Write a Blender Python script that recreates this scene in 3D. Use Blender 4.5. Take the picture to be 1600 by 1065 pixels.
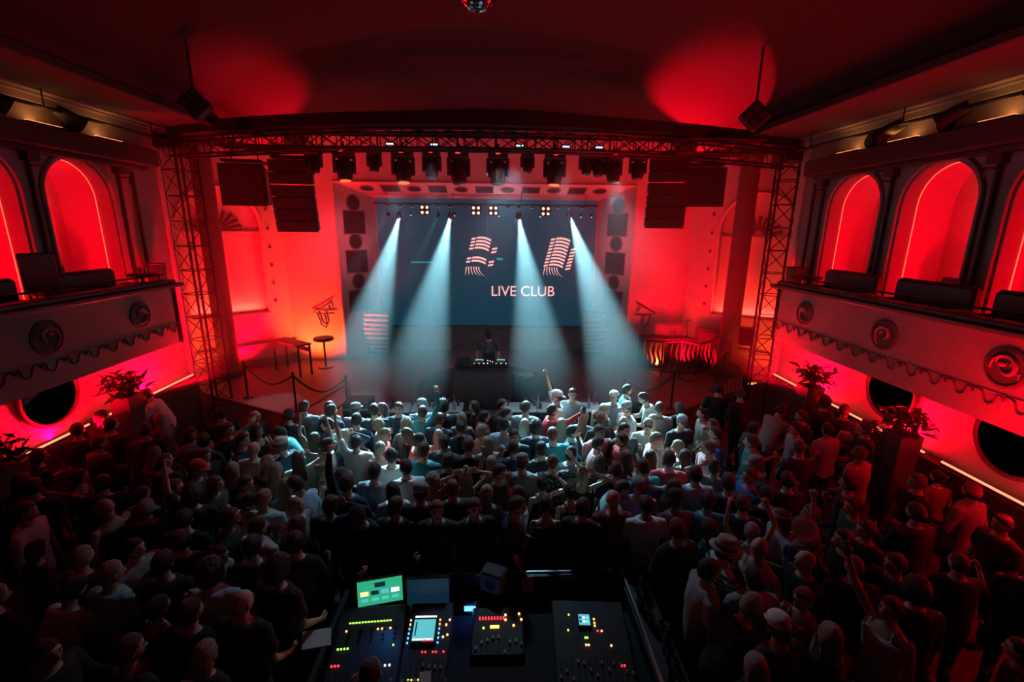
import bpy, math, random
from mathutils import Vector, Matrix, noise
R = math.radians; PI = math.pi
for o in list(bpy.data.objects): bpy.data.objects.remove(o)
SC = bpy.context.scene; COL = SC.collection

# ------------------------------------------------------------ camera
cam = bpy.data.cameras.new('camera'); cam_ob = bpy.data.objects.new('camera', cam); COL.objects.link(cam_ob)
cam.sensor_width = 36; cam.lens = 711/1600*36; cam.clip_start = .05; cam.clip_end = 100
_th, _ps, _ro = R(13.78), R(2.05), R(.6)
_F = Vector((math.sin(_ps)*math.cos(_th), math.cos(_ps)*math.cos(_th), -math.sin(_th)))
_R0 = Vector((math.cos(_ps), -math.sin(_ps), 0)); _U0 = _R0.cross(_F)
_Rt = _R0*math.cos(_ro)+_U0*math.sin(_ro); _Up = _U0*math.cos(_ro)-_R0*math.sin(_ro)
_M = Matrix((( _Rt.x, _Up.x, -_F.x, 0), (_Rt.y, _Up.y, -_F.y, 0), (_Rt.z, _Up.z, -_F.z, 4.85), (0, 0, 0, 1)))
cam_ob.matrix_world = _M
SC.camera = cam_ob

# ------------------------------------------------------------ world, exposure, lamps
w = bpy.data.worlds.new('world'); SC.world = w; w.use_nodes = True
w.node_tree.nodes['Background'].inputs[0].default_value = (.02, .05, .08, 1)
w.node_tree.nodes['Background'].inputs[1].default_value = .02
vs = SC.view_settings; vs.view_transform = 'Standard'; vs.look = 'None'; vs.gamma = 1; vs.exposure = 0.0
vs.use_curve_mapping = False
cy = SC.cycles
cy.use_denoising = True
try: cy.denoiser = 'OPENIMAGEDENOISE'
except Exception: pass
cy.max_bounces = 5; cy.diffuse_bounces = 2; cy.glossy_bounces = 2; cy.transmission_bounces = 4
cy.transparent_max_bounces = 8; cy.volume_bounces = 0; cy.sample_clamp_indirect = 3; cy.sample_clamp_direct = 0
cy.caustics_reflective = False; cy.caustics_refractive = False; cy.blur_glossy = 1
try: cy.use_light_tree = True
except Exception: pass

def lamp(kind, name, loc, power, color, target=None, size=.1, size_y=None, spot=40, blend=.3, spread=None):
    l = bpy.data.lights.new(name, kind); l.energy = power; l.color = color
    if kind == 'AREA':
        l.shape = 'RECTANGLE' if size_y else 'SQUARE'; l.size = size
        if size_y: l.size_y = size_y
        if spread: l.spread = R(spread)
    else: l.shadow_soft_size = size
    if kind == 'SPOT': l.spot_size = R(spot); l.spot_blend = blend
    o = bpy.data.objects.new(name, l); COL.objects.link(o); o.location = loc
    if target is not None:
        o.rotation_euler = (Vector(target)-Vector(loc)).to_track_quat('-Z', 'Y').to_euler()
    return o
RED = (1, .0, .012); HOT = (1, .066, .014); CYAN = (.36, .82, .95); ICE = (.46, .80, 1); WARM = (1, .38, .08); PINK = (1, .09, .15)
# the four beam fixtures on the stage ceiling bar and the two weaker ones beside them
BEAMS = [((-3.12, 15.2, 5.16), (-2.75, 7.9, 1.55), 12, 34000), ((-1.49, 15.2, 5.18), (-1.6, 7.7, 1.55), 12, 34000),
         ((.73, 15.2, 5.20), (.95, 7.7, 1.55), 12, 34000), ((2.41, 15.2, 5.22), (2.55, 7.9, 1.55), 12.5, 42000),
         ((-3.51, 15.2, 5.2), (-4.45, 13.2, 3.2), 14, 600), ((-1.90, 15.2, 5.2), (-3.0, 12.4, 2.2), 14, 600)]
for p, t, a, e in BEAMS: lamp('SPOT', 'beam_lamp', p, e, CYAN, t, .04, spot=a, blend=.7)
# wide wash lamps added below the truss to light the dance floor
for x, y, z, e, t in ((-1.92, 9.75, 5.85, 330, (-2.3, 7.2, 1)), (.03, 9.75, 5.85, 420, (.1, 7.0, 1)), (2.43, 9.75, 5.85, 620, (2.5, 7.6, 1))):
    lamp('SPOT', 'wash_fill', (x, y, z), e, ICE, t, .12, spot=58, blend=1)
lamp('SPOT', 'wash_fill', (.3, 9.8, 6.0), 300, (.35, .72, 1), (0, 5.2, 1), .15, spot=80, blend=1)
lamp('SPOT', 'truss_wash_fill', (1.3, 9.6, 6.1), 420, ICE, (1.6, 8.3, 1), .1, spot=52, blend=1)  # added fill on the crowd, with no fixture built for it
lamp('SPOT', 'truss_wash_fill', (-1.3, 9.6, 6.1), 210, ICE, (-1.0, 7.9, 1), .1, spot=60, blend=1)
lamp('SPOT', 'truss_warm_lamp', (1.21, 9.7, 6.1), 120, (1, .12, .05), (1.7, 8.4, 1), .06, spot=34, blend=.8)
lamp('SPOT', 'stage_fill', (-.3, 9.9, 6.0), 260, (.85, .88, 1), (-.3, 14.2, 1.2), .15, spot=48, blend=1)  # added fill that lifts the grey of the stage back wall
lamp('SPOT', 'dj_fill', (.03, 9.8, 6.05), 150, (1, .5, .36), (-.2, 11.1, 1.7), .08, spot=14, blend=.8)  # added to warm and brighten the DJ
# red floods on the floor of the two stage wings, aimed at the walls
for sx, x0 in ((-1, -.35), (1, -.35)):
    lamp('SPOT', 'red_flood_lamp', (x0+sx*5.5, 13.7, .75), 620, HOT, (x0+sx*5.35, 14.7, 2.1), .12, spot=120, blend=.8)
    lamp('SPOT', 'red_flood_lamp', (x0+sx*5.9, 12.6, 1.2), 1050, RED, (x0+sx*6.0, 14.7, 3.9), .25, spot=105, blend=.8)
    lamp('SPOT', 'red_flood_lamp', (x0+sx*7.05, 13.35, .8), 700, RED, (x0+sx*7.6, 13.9, 3.8), .2, spot=110, blend=.8)
    lamp('SPOT', 'ceiling_flood_lamp', (x0+sx*5.3, 13.9, 5.4), (5200 if sx > 0 else 2400), RED, (x0+sx*5.5, 12.1, 7.3), .1, spot=58, blend=.5)
    lamp('SPOT', 'red_flood_lamp', (x0+sx*7.5, 11.95, .75), 170, HOT, (x0+sx*8.6, 12.3, 2.6), .1, spot=140, blend=.9)
    lamp('SPOT', 'pink_fill', (x0+sx*1.2, 10.35, 6.1), 900, PINK, (x0+sx*4.6, 15, 4.4), .2, spot=26, blend=1)  # added to tint the proscenium sides pink
lamp('SPOT', 'pink_fill', (-.3, 14.0, 3.2), 160, PINK, (-.3, 15.0, 6.1), .2, spot=110, blend=1)  # added in mid-air to tint the top panel of the frame
# dim magenta fill on the balcony parapets from lamps added above the hall
lamp('SPOT', 'parapet_fill', (-3.5, 5.5, 6.3), 30, (1, .22, .30), (6.1, 7, 3.1), .3, spot=62, blend=1)
lamp('SPOT', 'parapet_fill', (3.5, 5.5, 6.3), 22, (1, .22, .30), (-6.35, 7, 3.1), .3, spot=62, blend=1)
# ------------------------------------------------------------ materials
def mat(name, col, rough=.7, metal=0, emit=None, est=0, var=.12, scale=6, bump=0, bscale=60, alpha=None, trans=0, coat=0):
    m = bpy.data.materials.new(name); m.use_nodes = True; nt = m.node_tree; b = nt.nodes['Principled BSDF']
    c = (*col, 1)
    if var:
        n = nt.nodes.new('ShaderNodeTexNoise'); n.inputs['Scale'].default_value = scale; n.inputs['Detail'].default_value = 3
        r = nt.nodes.new('ShaderNodeMix'); r.data_type = 'RGBA'
        r.inputs[6].default_value = tuple(max(0, x*(1-var)) for x in col)+(1,)
        r.inputs[7].default_value = tuple(min(1, x*(1+var)) for x in col)+(1,)
        tc = nt.nodes.new('ShaderNodeTexCoord'); nt.links.new(tc.outputs['Object'], n.inputs['Vector'])
        nt.links.new(n.outputs[0], r.inputs[0]); nt.links.new(r.outputs[2], b.inputs['Base Color'])
    else: b.inputs['Base Color'].default_value = c
    b.inputs['Roughness'].default_value = rough; b.inputs['Metallic'].default_value = metal
    if trans: b.inputs['Transmission Weight'].default_value = trans
    if coat: b.inputs['Coat Weight'].default_value = coat
    if bump:
        n2 = nt.nodes.new('ShaderNodeTexNoise'); n2.inputs['Scale'].default_value = bscale; n2.inputs['Detail'].default_value = 4
        bp = nt.nodes.new('ShaderNodeBump'); bp.inputs['Strength'].default_value = bump; bp.inputs['Distance'].default_value = .02
        tc2 = nt.nodes.new('ShaderNodeTexCoord'); nt.links.new(tc2.outputs['Object'], n2.inputs['Vector'])
        nt.links.new(n2.outputs[0], bp.inputs['Height']); nt.links.new(bp.outputs[0], b.inputs['Normal'])
    if emit:
        b.inputs['Emission Color'].default_value = (*emit, 1); b.inputs['Emission Strength'].default_value = est
    return m
M = dict(
    plaster=mat('plaster', (.62, .58, .55), .85, bump=.15, bscale=30, scale=1.2),
    plaster_grey=mat('plaster_grey', (.30, .27, .27), .9, bump=.2, bscale=40, scale=2),
    parapet=mat('parapet', (.21, .17, .17), .9, bump=.35, bscale=90, scale=3),
    relief=mat('relief', (.06, .05, .05), .8, bump=.3),
    ceiling=mat('ceiling_paint', (.017, .014, .017), .95, scale=.7),
    soffit=mat('soffit_paint', (.05, .045, .05), .95),
    floor=mat('floor_wood', (.035, .025, .022), .8, scale=3, bump=.1),
    stage=mat('stage_floor', (.16, .13, .13), .5, scale=2, bump=.15),
    rug=mat('black_rug', (.010, .011, .013), .9, bump=.3),
    wood=mat('dark_wood', (.045, .03, .028), .5, bump=.1, scale=8),
    black=mat('black_paint', (.012, .012, .014), .55, bump=.05),
    blackmetal=mat('black_metal', (.02, .02, .022), .4, .6),
    truss=mat('truss_metal', (.03, .03, .032), .4, .8),
    alu=mat('aluminium', (.35, .36, .38), .35, .9),
    chrome=mat('chrome', (.6, .6, .62), .18, 1),
    grille=mat('speaker_grille', (.016, .016, .018), .6, .3, bump=.8, bscale=400),
    felt=mat('grey_felt', (.09, .09, .1), .95, bump=.3),
    column=mat('column_paint', (.10, .055, .055), .7, scale=2),
    white=mat('white_plastic', (.7, .7, .7), .5),
    frame=mat('proscenium_paint', (.66, .60, .58), .8, bump=.1, scale=1.5),
    cavity=mat('dark_cavity', (.035, .035, .04), .9),
    leather=mat('black_leather', (.018, .016, .017), .35, bump=.2, bscale=80),
    mirror=mat('dark_mirror', (.16, .15, .16), .08, 1, var=.05),
    cloth=mat('dark_tablecloth', (.09, .085, .09), .9, bump=.4, bscale=15),
    planter=mat('planter_stone', (.06, .045, .045), .7, bump=.2),
    leaf=mat('leaf', (.035, .06, .03), .6, var=.4),
    paper=mat('paper', (.62, .50, .48), .8),
    screen_off=mat('screen_off', (.01, .014, .018), .25),
    led_base=mat('led_wall', (.01, .012, .014), .4, emit=(.0, .030, .055), est=1.0),
    led_pink=mat('led_pink', (.1, .05, .05), .4, emit=(1, .40, .38), est=1.5, var=0),
    glint_teal=mat('glint_teal', (.0, .1, .1), .4, emit=(0, .30, .34), est=1, var=0),
    strip=mat('led_strip', (.5, .2, .1), .4, emit=(1, .06, .03), est=3, var=0),
    strip_hot=mat('led_strip_bright', (.5, .2, .1), .4, emit=(1, .20, .09), est=2.6, var=0),
    lens_cyan=mat('lens_cyan', (.5, .8, 1), .2, emit=(.55, .95, 1), est=160, var=0),
    lens_dot=mat('lens_dot', (.5, .8, 1), .2, emit=(.35, .85, 1), est=5, var=0),
    lens_pink=mat('lens_pink', (.5, .3, .3), .2, emit=(1, .4, .45), est=1.6, var=0),
    lens_warm=mat('lens_warm', (.5, .3, .2), .2, emit=(1, .50, .28), est=4, var=0),
    lens_orange=mat('lens_orange', (.5, .2, .1), .2, emit=(1, .20, .05), est=1.0, var=0),
    lens_off=mat('lens_off', (.05, .07, .09), .1, coat=1),
    dot_red=mat('dot_red', (.3, 0, 0), .4, emit=(1, .02, .03), est=5, var=0),
    dot_green=mat('dot_green', (0, .3, 0), .4, emit=(.45, 1, .1), est=2, var=0),
    dot_yellow=mat('dot_yellow', (.3, .3, 0), .4, emit=(1, .75, .1), est=2.5, var=0),
    dot_orange=mat('dot_orange', (.3, .1, 0), .4, emit=(1, .35, .12), est=4, var=0),
    dot_white=mat('dot_white', (.3, .3, .3), .4, emit=(.85, .9, 1), est=3, var=0),
    dot_blue=mat('dot_blue', (0, .1, .3), .4, emit=(.08, .35, 1), est=4, var=0),
    scr_green=mat('screen_green', (0, .1, .05), .4, emit=(.03, .42, .22), est=1, var=0),
    scr_cyan=mat('screen_cyan', (0, .1, .1), .4, emit=(.10, .50, .55), est=1.1, var=0),
    scr_navy=mat('screen_navy', (0, .02, .05), .4, emit=(.004, .02, .035), est=1, var=0),
    scr_blue=mat('screen_blue', (0, .05, .2), .4, emit=(.05, .2, 1), est=5, var=0),
    flame=mat('candle_flame', (.5, .2, .1), .4, emit=(1, .35, .15), est=5, var=0),
    glass=mat('glass', (.75, .85, .88), .05, trans=.9, var=0, alpha=1),
    case=mat('flight_case', (.42, .52, .54), .45, .2),
    rail=mat('handrail_paint', (.10, .08, .08), .4, .4),
    ball=mat('mirror_ball', (.5, .5, .52), .12, 1, var=.05),
)
# ------------------------------------------------------------ helpers
class MB:
    def __init__(s): s.v = []; s.f = []; s.mi = []; s.cur = 0
    def add(s, vs, fs, T=None):
        b = len(s.v)
        s.v += [tuple(T @ Vector(p)) if T else tuple(p) for p in vs]
        s.f += [tuple(b+i for i in f) for f in fs]; s.mi += [s.cur]*len(fs); return s
    def box(s, c, d, T=None, rz=0):
        x, y, z = d[0]/2, d[1]/2, d[2]/2
        vs = [Vector((a*x, b_*y, e*z)) for e in (-1, 1) for b_ in (-1, 1) for a in (-1, 1)]
        if rz: vs = [Matrix.Rotation(rz, 3, 'Z') @ v for v in vs]
        vs = [v+Vector(c) for v in vs]
        return s.add(vs, [(0, 2, 3, 1), (4, 5, 7, 6), (0, 1, 5, 4), (2, 6, 7, 3), (0, 4, 6, 2), (1, 3, 7, 5)], T)
    def bevbox(s, c, d, b=.02, rz=0, T=None):
        # box with chamfered vertical and top edges
        x, y, z = d[0]/2, d[1]/2, d[2]/2
        rings = []
        for zz, k in ((-z, b), (-z+b, 0), (z-b, 0), (z, b)):
            a, e = x-k, y-k
            rings.append([(a-b, -e, zz), (a, -e+b, zz), (a, e-b, zz), (a-b, e, zz), (-a+b, e, zz), (-a, e-b, zz), (-a, -e+b, zz), (-a+b, -e, zz)])
        vs = [Vector(p) for r in rings for p in r]
        if rz: vs = [Matrix.Rotation(rz, 3, 'Z') @ v for v in vs]
        vs = [v+Vector(c) for v in vs]
        fs = [tuple(reversed(range(8))), tuple(range(24, 32))]
        for r in range(3):
            for i in range(8): fs.append((r*8+i, r*8+(i+1) % 8, r*8+8+(i+1) % 8, r*8+8+i))
        return s.add(vs, fs, T)
    def tube(s, pts, r, n=8, closed=False, T=None, caps=True):
        pts = [Vector(p) for p in pts]; m = len(pts); rs = r if isinstance(r, (list, tuple)) else [r]*m
        vs = []; fs = []; up = None
        for i, p in enumerate(pts):
            if closed: d = pts[(i+1) % m]-pts[i-1]
            else: d = pts[min(i+1, m-1)]-pts[max(i-1, 0)]
            d = d.normalized() if d.length > 1e-9 else Vector((0, 0, 1))
            if up is None: up = Vector((0, 0, 1)) if abs(d.z) < .9 else Vector((1, 0, 0))
            a = d.cross(up); a = a.normalized() if a.length > 1e-6 else d.orthogonal().normalized()
            b = a.cross(d); up = b
            for k in range(n):
                t = 2*PI*k/n; vs.append(p+(a*math.cos(t)+b*math.sin(t))*rs[i])
        for i in range(m if closed else m-1):
            for k in range(n):
                j = (i+1) % m; fs.append((i*n+k, i*n+(k+1) % n, j*n+(k+1) % n, j*n+k))
        if not closed and caps: fs += [tuple(reversed(range(n))), tuple(range((m-1)*n, m*n))]
        return s.add(vs, fs, T)
    def lathe(s, prof, c=(0, 0, 0), n=20, T=None):
        vs = []; fs = []; m = len(prof)
        for r, z in prof:
            for k in range(n): t = 2*PI*k/n; vs.append(Vector((c[0]+r*math.cos(t), c[1]+r*math.sin(t), c[2]+z)))
        for i in range(m-1):
            for k in range(n): fs.append((i*n+k, i*n+(k+1) % n, (i+1)*n+(k+1) % n, (i+1)*n+k))
        if prof[0][0] > 1e-6: fs.append(tuple(reversed(range(n))))
        if prof[-1][0] > 1e-6: fs.append(tuple(range((m-1)*n, m*n)))
        return s.add(vs, fs, T)
    def sphere(s, c, r, n=12, m=8, T=None):
        rr = r if isinstance(r, (tuple, list)) else (r, r, r)
        vs = [Vector((c[0], c[1], c[2]-rr[2]))]; fs = []
        for i in range(1, m):
            a = -PI/2+PI*i/m
            for k in range(n): t = 2*PI*k/n; vs.append(Vector((c[0]+rr[0]*math.cos(a)*math.cos(t), c[1]+rr[1]*math.cos(a)*math.sin(t), c[2]+rr[2]*math.sin(a))))
        vs.append(Vector((c[0], c[1], c[2]+rr[2])))
        for k in range(n):
            fs.append((0, 1+(k+1) % n, 1+k)); fs.append((len(vs)-1, len(vs)-1-n+k, len(vs)-1-n+(k+1) % n))
        for i in range(m-2):
            for k in range(n): a = 1+i*n; fs.append((a+k, a+(k+1) % n, a+n+(k+1) % n, a+n+k))
        return s.add(vs, fs, T)
    def prism(s, poly, z0, z1, T=None):
        n = len(poly)
        vs = [(x, y, z0) for x, y in poly]+[(x, y, z1) for x, y in poly]
        fs = [tuple(reversed(range(n))), tuple(range(n, 2*n))]+[(i, (i+1) % n, n+(i+1) % n, n+i) for i in range(n)]
        return s.add(vs, fs, T)
    def mesh(s, name, mats, smooth=False):
        me = bpy.data.meshes.new(name); me.from_pydata([tuple(v) for v in s.v], [], s.f)
        for m_ in (mats if isinstance(mats, (list, tuple)) else [mats]): me.materials.append(M[m_] if isinstance(m_, str) else m_)
        if any(s.mi): me.polygons.foreach_set('material_index', s.mi)
        if smooth: me.polygons.foreach_set('use_smooth', [True]*len(me.polygons))
        me.update(); return me
    def build(s, name, mats, parent=None, smooth=False, **kw):
        return link(name, s.mesh(name, mats, smooth), parent, **kw)
def link(name, me, parent=None, loc=None, rot=None, label=None, cat=None, group=None, kind=None):
    o = bpy.data.objects.new(name, me); COL.objects.link(o)
    if parent: o.parent = parent
    if loc is not None: o.location = loc
    if rot is not None: o.rotation_euler = rot
    tag(o, label, cat, group, kind); return o
def tag(o, label=None, cat=None, group=None, kind=None):
    if label: o['label'] = label
    if cat: o['category'] = cat
    if group: o['group'] = group
    if kind: o['kind'] = kind
    return o
def thing(name, label, cat, loc=(0, 0, 0), rz=0, group=None):
    o = bpy.data.objects.new(name, None); COL.objects.link(o); o.location = loc; o.rotation_euler = (0, 0, rz)
    o.empty_display_size = .2
    return tag(o, label, cat, group)
def kids(o): return [c for c in bpy.data.objects if c.parent == o]
def copy_tree(o, kidmap=None, parent=None):
    c = o.copy(); COL.objects.link(c); c.parent = parent
    for ch in o.children: copy_tree(ch, None, c)
    return c
def S(name, mb, m, **kw): return mb.build(name, m, kind='structure', **kw)

# ------------------------------------------------------------ the hall shell
XL, XR = -7.4, 7.1
mb = MB(); mb.box((-.15, 6.5, -.05), (19, 20, .1)); S('floor', mb, 'floor')
mb = MB(); prof = [(-9.7, 6.98)]+[(-.1+5.6*math.sin(PI/2*k/14), 6.98+1.35*math.cos(PI/2*k/14)**.8) for k in range(-14, 15)]+[(9.4, 6.98)]
n = len(prof); mb.add([(x, y, z+dz) for y in (-3.5, 16.5) for dz in (0, .1) for x, z in prof], [(k, k+1, 2*n+k+1, 2*n+k) for k in range(n-1)]+[(n+k, 3*n+k, 3*n+k+1, n+k+1) for k in range(n-1)])
mb.build('ceiling', 'ceiling', kind='structure', smooth=True)
# stage
STAGE = [(-9.2, 12.9), (-7.6, 11.5), (-4.95, 10.1), (-2.7, 9.72), (2.7, 9.72), (4.3, 10.1), (6.1, 11.3), (7.7, 12.3), (8.9, 13.0), (8.9, 16.6), (-9.2, 16.6)]
mb = MB(); mb.prism(STAGE, 0, .6); st = S('stage', mb, 'stage')
mb = MB()
for i in range(9):
    a, b = Vector((*STAGE[i], 0)), Vector((*STAGE[i+1], 0)); mb.tube([a+Vector((0, 0, .57)), b+Vector((0, 0, .57))], .035, 6)
mb.build('stage_edge', 'black', st)
mb = MB(); mb.lathe([(0, .6), (1.9, .6), (1.9, .615), (0, .615)], (-.3, 12.1, 0), 40); mb.build('rug', 'rug', label='large round black rug under the DJ table on the stage', cat='rug')

def arch_wall(name, side, centers, r, sill, spring, y0, y1, z1):
    """side wall along Y with arched openings; returns the wall"""
    X = XL if side < 0 else XR; T = .3; out = X+side*T
    mb = MB(); cs = sorted(centers)
    def quad(ya, yb, za, zb):
        mb.box((X+side*T/2, (ya+yb)/2, (za+zb)/2), (T, yb-ya, zb-za))
    quad(y0, y1, 0, sill)
    edges = [y0]+[e for c in cs for e in (c-r, c+r)]+[y1]
    for i in range(0, len(edges), 2): quad(edges[i], edges[i+1], sill, z1)
    n = 20
    for c in cs:   # spandrels
        for i in range(n):
            a0, a1 = PI*i/n, PI*(i+1)/n
            p0, p1 = (c+r*math.cos(a0), spring+r*math.sin(a0)), (c+r*math.cos(a1), spring+r*math.sin(a1))
            vs = [(X, p0[0], p0[1]), (X, p1[0], p1[1]), (X, p1[0], z1), (X, p0[0], z1)]
            vs += [(out, y, z) for _, y, z in vs]
            mb.add(vs, [(0, 1, 2, 3), (7, 6, 5, 4), (0, 4, 5, 1), (3, 2, 6, 7)])
    wall = S(name, mb, 'plaster_grey')
    return wall
def arch_path(X, c, r, sill, spring, n=18):
    return [(X, c-r, sill)]+[(X, c-r, sill+(spring-sill)*k/4) for k in (1, 2, 3)]+[(X, c+r*math.cos(PI-PI*i/n), spring+r*math.sin(PI-PI*i/n)) for i in range(n+1)]+[(X, c+r, sill+(spring-sill)*k/4) for k in (3, 2, 1, 0)]
SILL, SPR = 2.9, 5.33
ARCH = {-1: [8.73, 6.97, 5.2], 1: [9.2, 7.43, 5.65]}
for side, nm in ((-1, 'wall_left'), (1, 'wall_right')):
    X = XL if side < 0 else XR; r = .64
    wl = arch_wall(nm, side, ARCH[side], r, SILL, SPR, -1.5, 10.75, 6.95)
    for i, c in enumerate(ARCH[side]):
        mb = MB()                                    # raised surround
        pts = arch_path(X-side*.02, c, r+.07, SILL, SPR); mb.tube(pts, .035, 6); mb.build('arch_surround', 'plaster_grey', wl)
        # niche lining behind the opening
        q = r+.22; Xa, Xb = X+side*.3, X+side*1.15; mb = MB()
        pa, pb = arch_path(Xa, c, q, SILL, SPR), arch_path(Xb, c, q, SILL, SPR); n = len(pa)
        mb.add(pa+pb, [(k, k+1, n+k+1, n+k) for k in range(n-1)]+[tuple(range(n, 2*n))])
        mb.add([(Xa, c-q, SILL), (Xa, c+q, SILL), (Xb, c+q, SILL), (Xb, c-q, SILL)], [(0, 1, 2, 3)])
        mb.build('niche_lining', 'plaster', wl)
        mb = MB(); mb.tube(arch_path(X+side*.27, c, r-.006, SILL, SPR), .008, 5)
        mb.build('led_strip', 'strip', wl, label='glowing red light strip round the arch')
        if i < 3:
            lamp('SPOT', 'niche_lamp', (X+side*.42, c-(q-.1), 3.6), 95, RED, (X+side*1.15, c+.25, 3.6), .08, spot=150, blend=.5)
            lamp('SPOT', 'niche_lamp', (X+side*.42, c-(q-.1), 5.0), 95, RED, (X+side*1.15, c+.25, 5.0), .08, spot=150, blend=.5)
    # thin wall pipes between the arches with a hook on top
    for c in ARCH[side]+[ARCH[side][0]+1.75]:
        y = c-.875; mb = MB(); mb.tube([(X-side*.05, y, 3.2), (X-side*.05, y, 5.85)], .03, 8)
        mb.box((X-side*.08, y, 5.9), (.2, .16, .16)); mb.tube([(X-side*.05, y, 5.75), (X-side*.25, y, 5.75), (X-side*.25, y, 5.62)], .02, 6)
        mb.build('wall_pipe', 'wood', wl)
    # deep cornice shelf above the arches
    mb = MB(); mb.bevbox((X-side*.19, 4.2, 6.19), (.38, 12.3, .32), .02); mb.bevbox((X-side*.1, 4.2, 5.99), (.2, 12.1, .08), .01)
    mb.build('trim_%d' % (1 if side < 0 else 2), 'wood', kind='structure')
    # flat soffit with drop, mouldings below it
    w_ = 1.62; mb = MB(); mb.box((X-side*w_/2, 4.6, 6.93), (w_, 12.4, .07)); mb.bevbox((X-side*w_, 4.6, 6.9), (.1, 12.4, .14), .02); S('ceiling_%s' % ('left' if side < 0 else 'right'), mb, 'soffit')
    mb = MB()
    for dx, z, h in ((.06, 6.82, .16), (.16, 6.87, .07), (.3, 6.885, .04)): mb.box((X-side*dx/2, 4.6, z), (dx, 12.3, h))
    mb.build('trim_%d' % (3 if side < 0 else 4), 'plaster_grey', kind='structure')
# wing side walls, short returns behind the hall walls, and diagonal niche walls
mb = MB(); mb.box((-8.2, 10.85, 3.5), (1.7, .2, 7)); mb.box((-9.1, 12.5, 3.5), (.2, 3.4, 7)); S('wall_left_wing', mb, 'plaster')
mb = MB(); mb.box((8.0, 10.85, 3.5), (1.9, .2, 7)); mb.box((9.0, 12.5, 3.5), (.2, 3.4, 7)); S('wall_right_wing', mb, 'plaster')
def diag_wall(name, A, B, sx):
    """wall from A to B (plan) with one tall arched niche, fan ornament, studs"""
    A, B = Vector((*A, 0)), Vector((*B, 0)); L = (B-A).length; ex = (B-A)/L; ny = Vector((-ex.y, ex.x, 0))
    if ny.y < 0: ny = -ny                    # away from the hall
    T = Matrix(((ex.x, ny.x, 0, A.x), (ex.y, ny.y, 0, A.y), (0, 0, 1, 0), (0, 0, 0, 1)))
    c, r, sill, spr, top = L*.52, 1.05, 2.25, 4.9, 7.0
    mb = MB()
    mb.box((L/2, .15, sill/2), (L, .3, sill), T); mb.box(((c-r)/2, .15, (sill+top)/2), (c-r, .3, top-sill), T)
    mb.box(((c+r+L)/2, .15, (sill+top)/2), (L-c-r, .3, top-sill), T)
    n = 24
    for i in range(n):
        a0, a1 = PI*i/n, PI*(i+1)/n
        p = [(c+r*math.cos(a0), 0, spr+r*math.sin(a0)), (c+r*math.cos(a1), 0, spr+r*math.sin(a1))]
        vs = p+[(p[1][0], 0, top), (p[0][0], 0, top)]; vs += [(x, .3, z) for x, _, z in vs]
        mb.add(vs, [(0, 1, 2, 3), (7, 6, 5, 4), (0, 4, 5, 1)], T)
    w_ = S(name, mb, 'plaster')
    mb = MB(); mb.box((c, .42, (sill+6)/2), (2*r+.3, .1, 6.2-sill), T); mb.build('niche_back', 'plaster', w_)
    mb = MB(); mb.tube([(c-r, .02, sill)]+[(c+r*math.cos(PI-PI*i/24), .0, spr+r*math.sin(PI-PI*i/24)) for i in range(25)]+[(c+r, .02, sill)], .05, 6, T=T)
    mb.build('niche_moulding', 'plaster', w_)
    mb = MB()
    for i in range(-4, 5):
        a = R(90+i*20); mb.tube([(c+.14*math.cos(a), .35, spr-.15+.14*math.sin(a)), (c+.62*math.cos(a), .35, spr-.15+.55*math.sin(a))], [.02, .06], 6, T=T)
    mb.build('fan_ornament', 'column', w_)
    mb = MB(); mb.box((c, .34, spr-.22), (2*r, .08, .07), T); mb.build('niche_rail', 'plaster', w_)
    q0 = T @ Vector((c, .22, sill+.06)); q1 = T @ Vector((c, .33, 5)); lamp('AREA', 'niche_lamp', q0, 60, (1, .03, .02), q1, 1.8, .1)
    stud = MB(); stud.sphere((0, 0, 0), .045, 8, 6); sm = stud.mesh('stud', 'column')
    for s_ in (-1, 1):
        for k in range(7):
            p = T @ Vector((c+s_*(r+.17), -.02, 2.6+k*.55)); link('stud', sm, w_, loc=p)
    mb = MB(); mb.box((L/2, -.06, 1.28), (L, .12, .07), T); mb.box((L/2, -.03, .72), (L, .06, .24), T); mb.build('dado', 'plaster_grey', w_)
    return T
TL = diag_wall('wall_left_corner', (-6.55, 14.75), (-9.05, 12.6), -1)
TRr = diag_wall('wall_right_corner', (6.15, 14.75), (8.95, 12.3), 1)
# back wall with the proscenium
PX0, PX1, PY, PZ = -4.95, 4.35, 14.7, 6.2
mb = MB(); mb.box(((-9.1+PX0)/2, PY+.1, 4), (PX0+9.1, .2, 8)); mb.box(((9+PX1)/2, PY+.1, 4), (9-PX1, .2, 8)); mb.box(((PX0+PX1)/2, PY+.1, (8+PZ)/2), (PX1-PX0, .2, 8-PZ))
S('wall_back', mb, 'plaster')
mb = MB(); mb.box((-.3, 16.55, 4), (9.6, .1, 8)); S('wall_stage_back', mb, 'cavity')
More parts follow.
